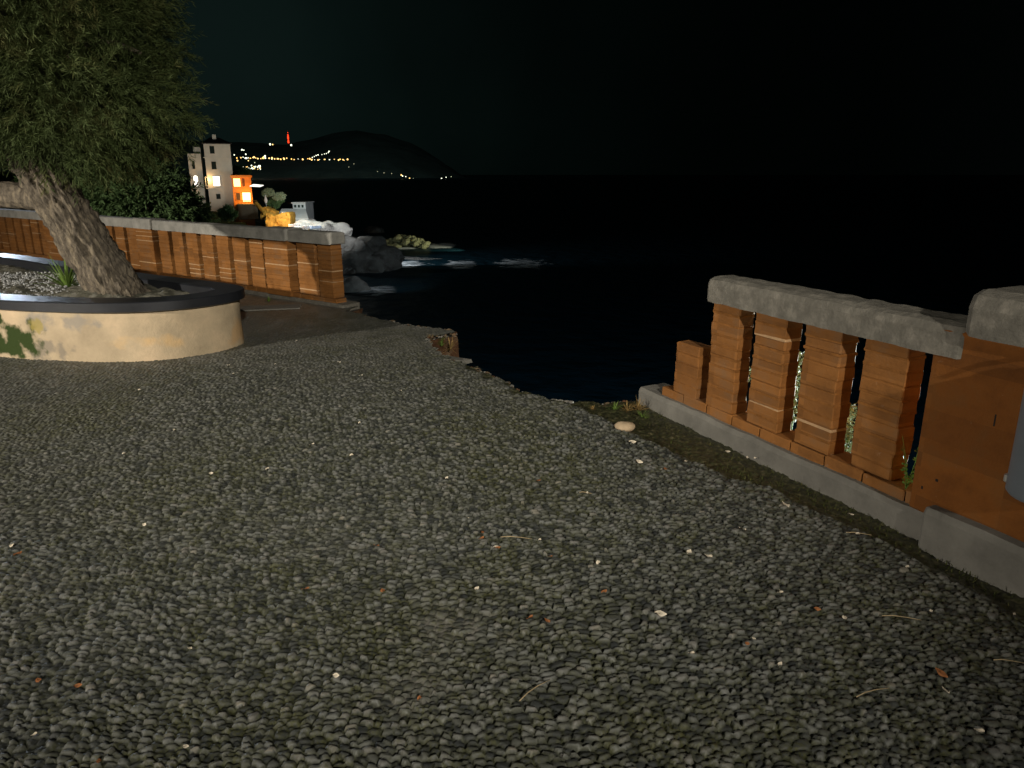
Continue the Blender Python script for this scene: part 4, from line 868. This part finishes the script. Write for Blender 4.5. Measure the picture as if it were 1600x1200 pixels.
def far_lamp(px, py, m, r, area, sx=1.):
    key = m.name
    if key not in proto:
        mb = MB(); k = 8
        mb.loft([[(math.sin(a)*math.cos(TAU*i/k), math.sin(a)*math.sin(TAU*i/k), math.cos(a)) for i in range(k)] for a in (.05, .7, 1.3, 1.85, 2.5, 3.09)]); o = mb.build('street_lamp', m); proto[key] = o
    else: o = proto[key].copy(); COL.objects.link(o)
    o.location = at(px, py, 2480); o.scale = (r*sx, r, r); tag(o, LBL[area], 'lamp', 'lamps of the far '+area)
g = random.Random(21)
for px in list(range(371, 420, 4))+list(range(424, 462, 5))+list(range(466, 545, 8)):
    far_lamp(px+g.uniform(-1.5, 1.5), 246.5+(px-370)*.022+g.uniform(-1.2, 1), g.choice([L_WARM, L_WARM, L_AMBER, L_WHITE]), g.uniform(1.4, 2.5) if px < 462 else g.uniform(1, 1.7), 'road', g.choice([1, 1, 1.8]))
for px, py, r in [(397, 245.5, 2.6), (412, 246, 3.2), (414, 244, 2.8), (425, 247, 3.2), (444, 248.5, 2.6), (473, 249, 2.6), (366, 242, 1.8), (384, 241, 2.2), (378, 234, 2.4), (381, 234.5, 1.6), (371, 251, 2.4), (388, 251, 1.8), (484, 248, 2.6), (487, 249.5, 2.6), (529, 250, 2.4), (536, 249.5, 2), (543, 249, 2.6), (497, 250, 2.2)]:
    far_lamp(px, py, L_WARM if py > 244 else L_WHITE, r, 'road' if py > 243 and py < 250.8 else 'slope')
for px, py in [(488, 246), (491, 244.5), (494, 243), (497, 242), (503, 241.5), (507, 240.5), (510, 240), (513, 238.5), (514, 236.5)]: far_lamp(px, py, L_WHITE, g.uniform(1.2, 2), 'climb')
for i in range(26): far_lamp(380+g.random()*28, 258+g.random()*6.5, g.choice([L_WHITE, L_WARM]), g.uniform(1.2, 2.6), 'harbour')
far_lamp(406, 259.5, L_WHITE, 3, 'harbour'); far_lamp(398, 254, L_FAINT, 1.6, 'harbour')
far_lamp(422, 225.5, L_WHITE, 3, 'slope'); far_lamp(426, 225.8, L_WARM, 2, 'slope'); far_lamp(455, 226.8, L_WHITE, 2.8, 'slope')
for px, py, r in [(590, 268, 1), (600, 270, 1.2), (612, 271, 1.1), (627, 273.5, 2.2), (629, 275, 1.8), (634, 276, 1.5), (640, 278.5, 2), (646, 279, 1.2), (668, 280, 2), (676, 280.5, 2.1), (684, 280, 1.4), (690, 279, 2.2), (697, 277, 1.4), (705, 276, 1.2), (553, 256, 1.0), (545, 261, 1), (607, 281, .9)]:
    far_lamp(px, py, g.choice([L_WARM, L_WHITE]) if r > 1.3 else L_FAINT, r, 'cape')
# white light strip right of the orange house (moored boat awning lit up)
a = at(390, 290.3, 128); aw = thing('lit_awning', 'thin white lit awning projecting right of the orange house', 'awning', a)
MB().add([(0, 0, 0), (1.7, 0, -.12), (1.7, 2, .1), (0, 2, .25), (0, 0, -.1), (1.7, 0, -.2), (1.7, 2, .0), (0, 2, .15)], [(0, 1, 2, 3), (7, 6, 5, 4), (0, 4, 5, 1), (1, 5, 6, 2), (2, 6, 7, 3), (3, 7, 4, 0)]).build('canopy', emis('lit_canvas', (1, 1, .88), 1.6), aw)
MB().tube([(.05, .1, 0), (.05, .1, -2)], [.04, .04], 6).build('post', WALLG, aw)
# red mast
b0 = at(451.5, 226, 2900); mast = thing('radio_mast', 'lattice radio mast with red lights on the far hill', 'mast', b0); h = at(450.5, 204, 2900).z-b0.z
mb = MB()
for sx_, sy_ in ((1, 1), (1, -1), (-1, 1), (-1, -1)): mb.tube([(3*sx_, 3*sy_, 0), (.5*sx_, .5*sy_, h)], [.5, .35], 5)
for k in range(9):
    t = k/9; t2 = (k+1)/9; a_, b_ = 3-2.5*t, 3-2.5*t2; mb.tube([(-a_, -a_, h*t), (b_, -b_, h*t2)], [.3, .3], 4); mb.tube([(a_, -a_, h*t), (-b_, -b_, h*t2)], [.3, .3], 4)
mb.build('lattice', mat('red_lit_steel', (.5, .06, .03)), mast)
for t, r in ((.18, 3.3), (.28, 2.6), (.42, 2.6), (.5, 3), (.6, 2.4), (.7, 1.8), (.85, 1.2)):
    mb = MB(); rock(mb, (0, -4, h*t), r, 1, (1, 1, 1.2), 6, 0, 0); mb.build('warning_light', L_RED, mast, True)
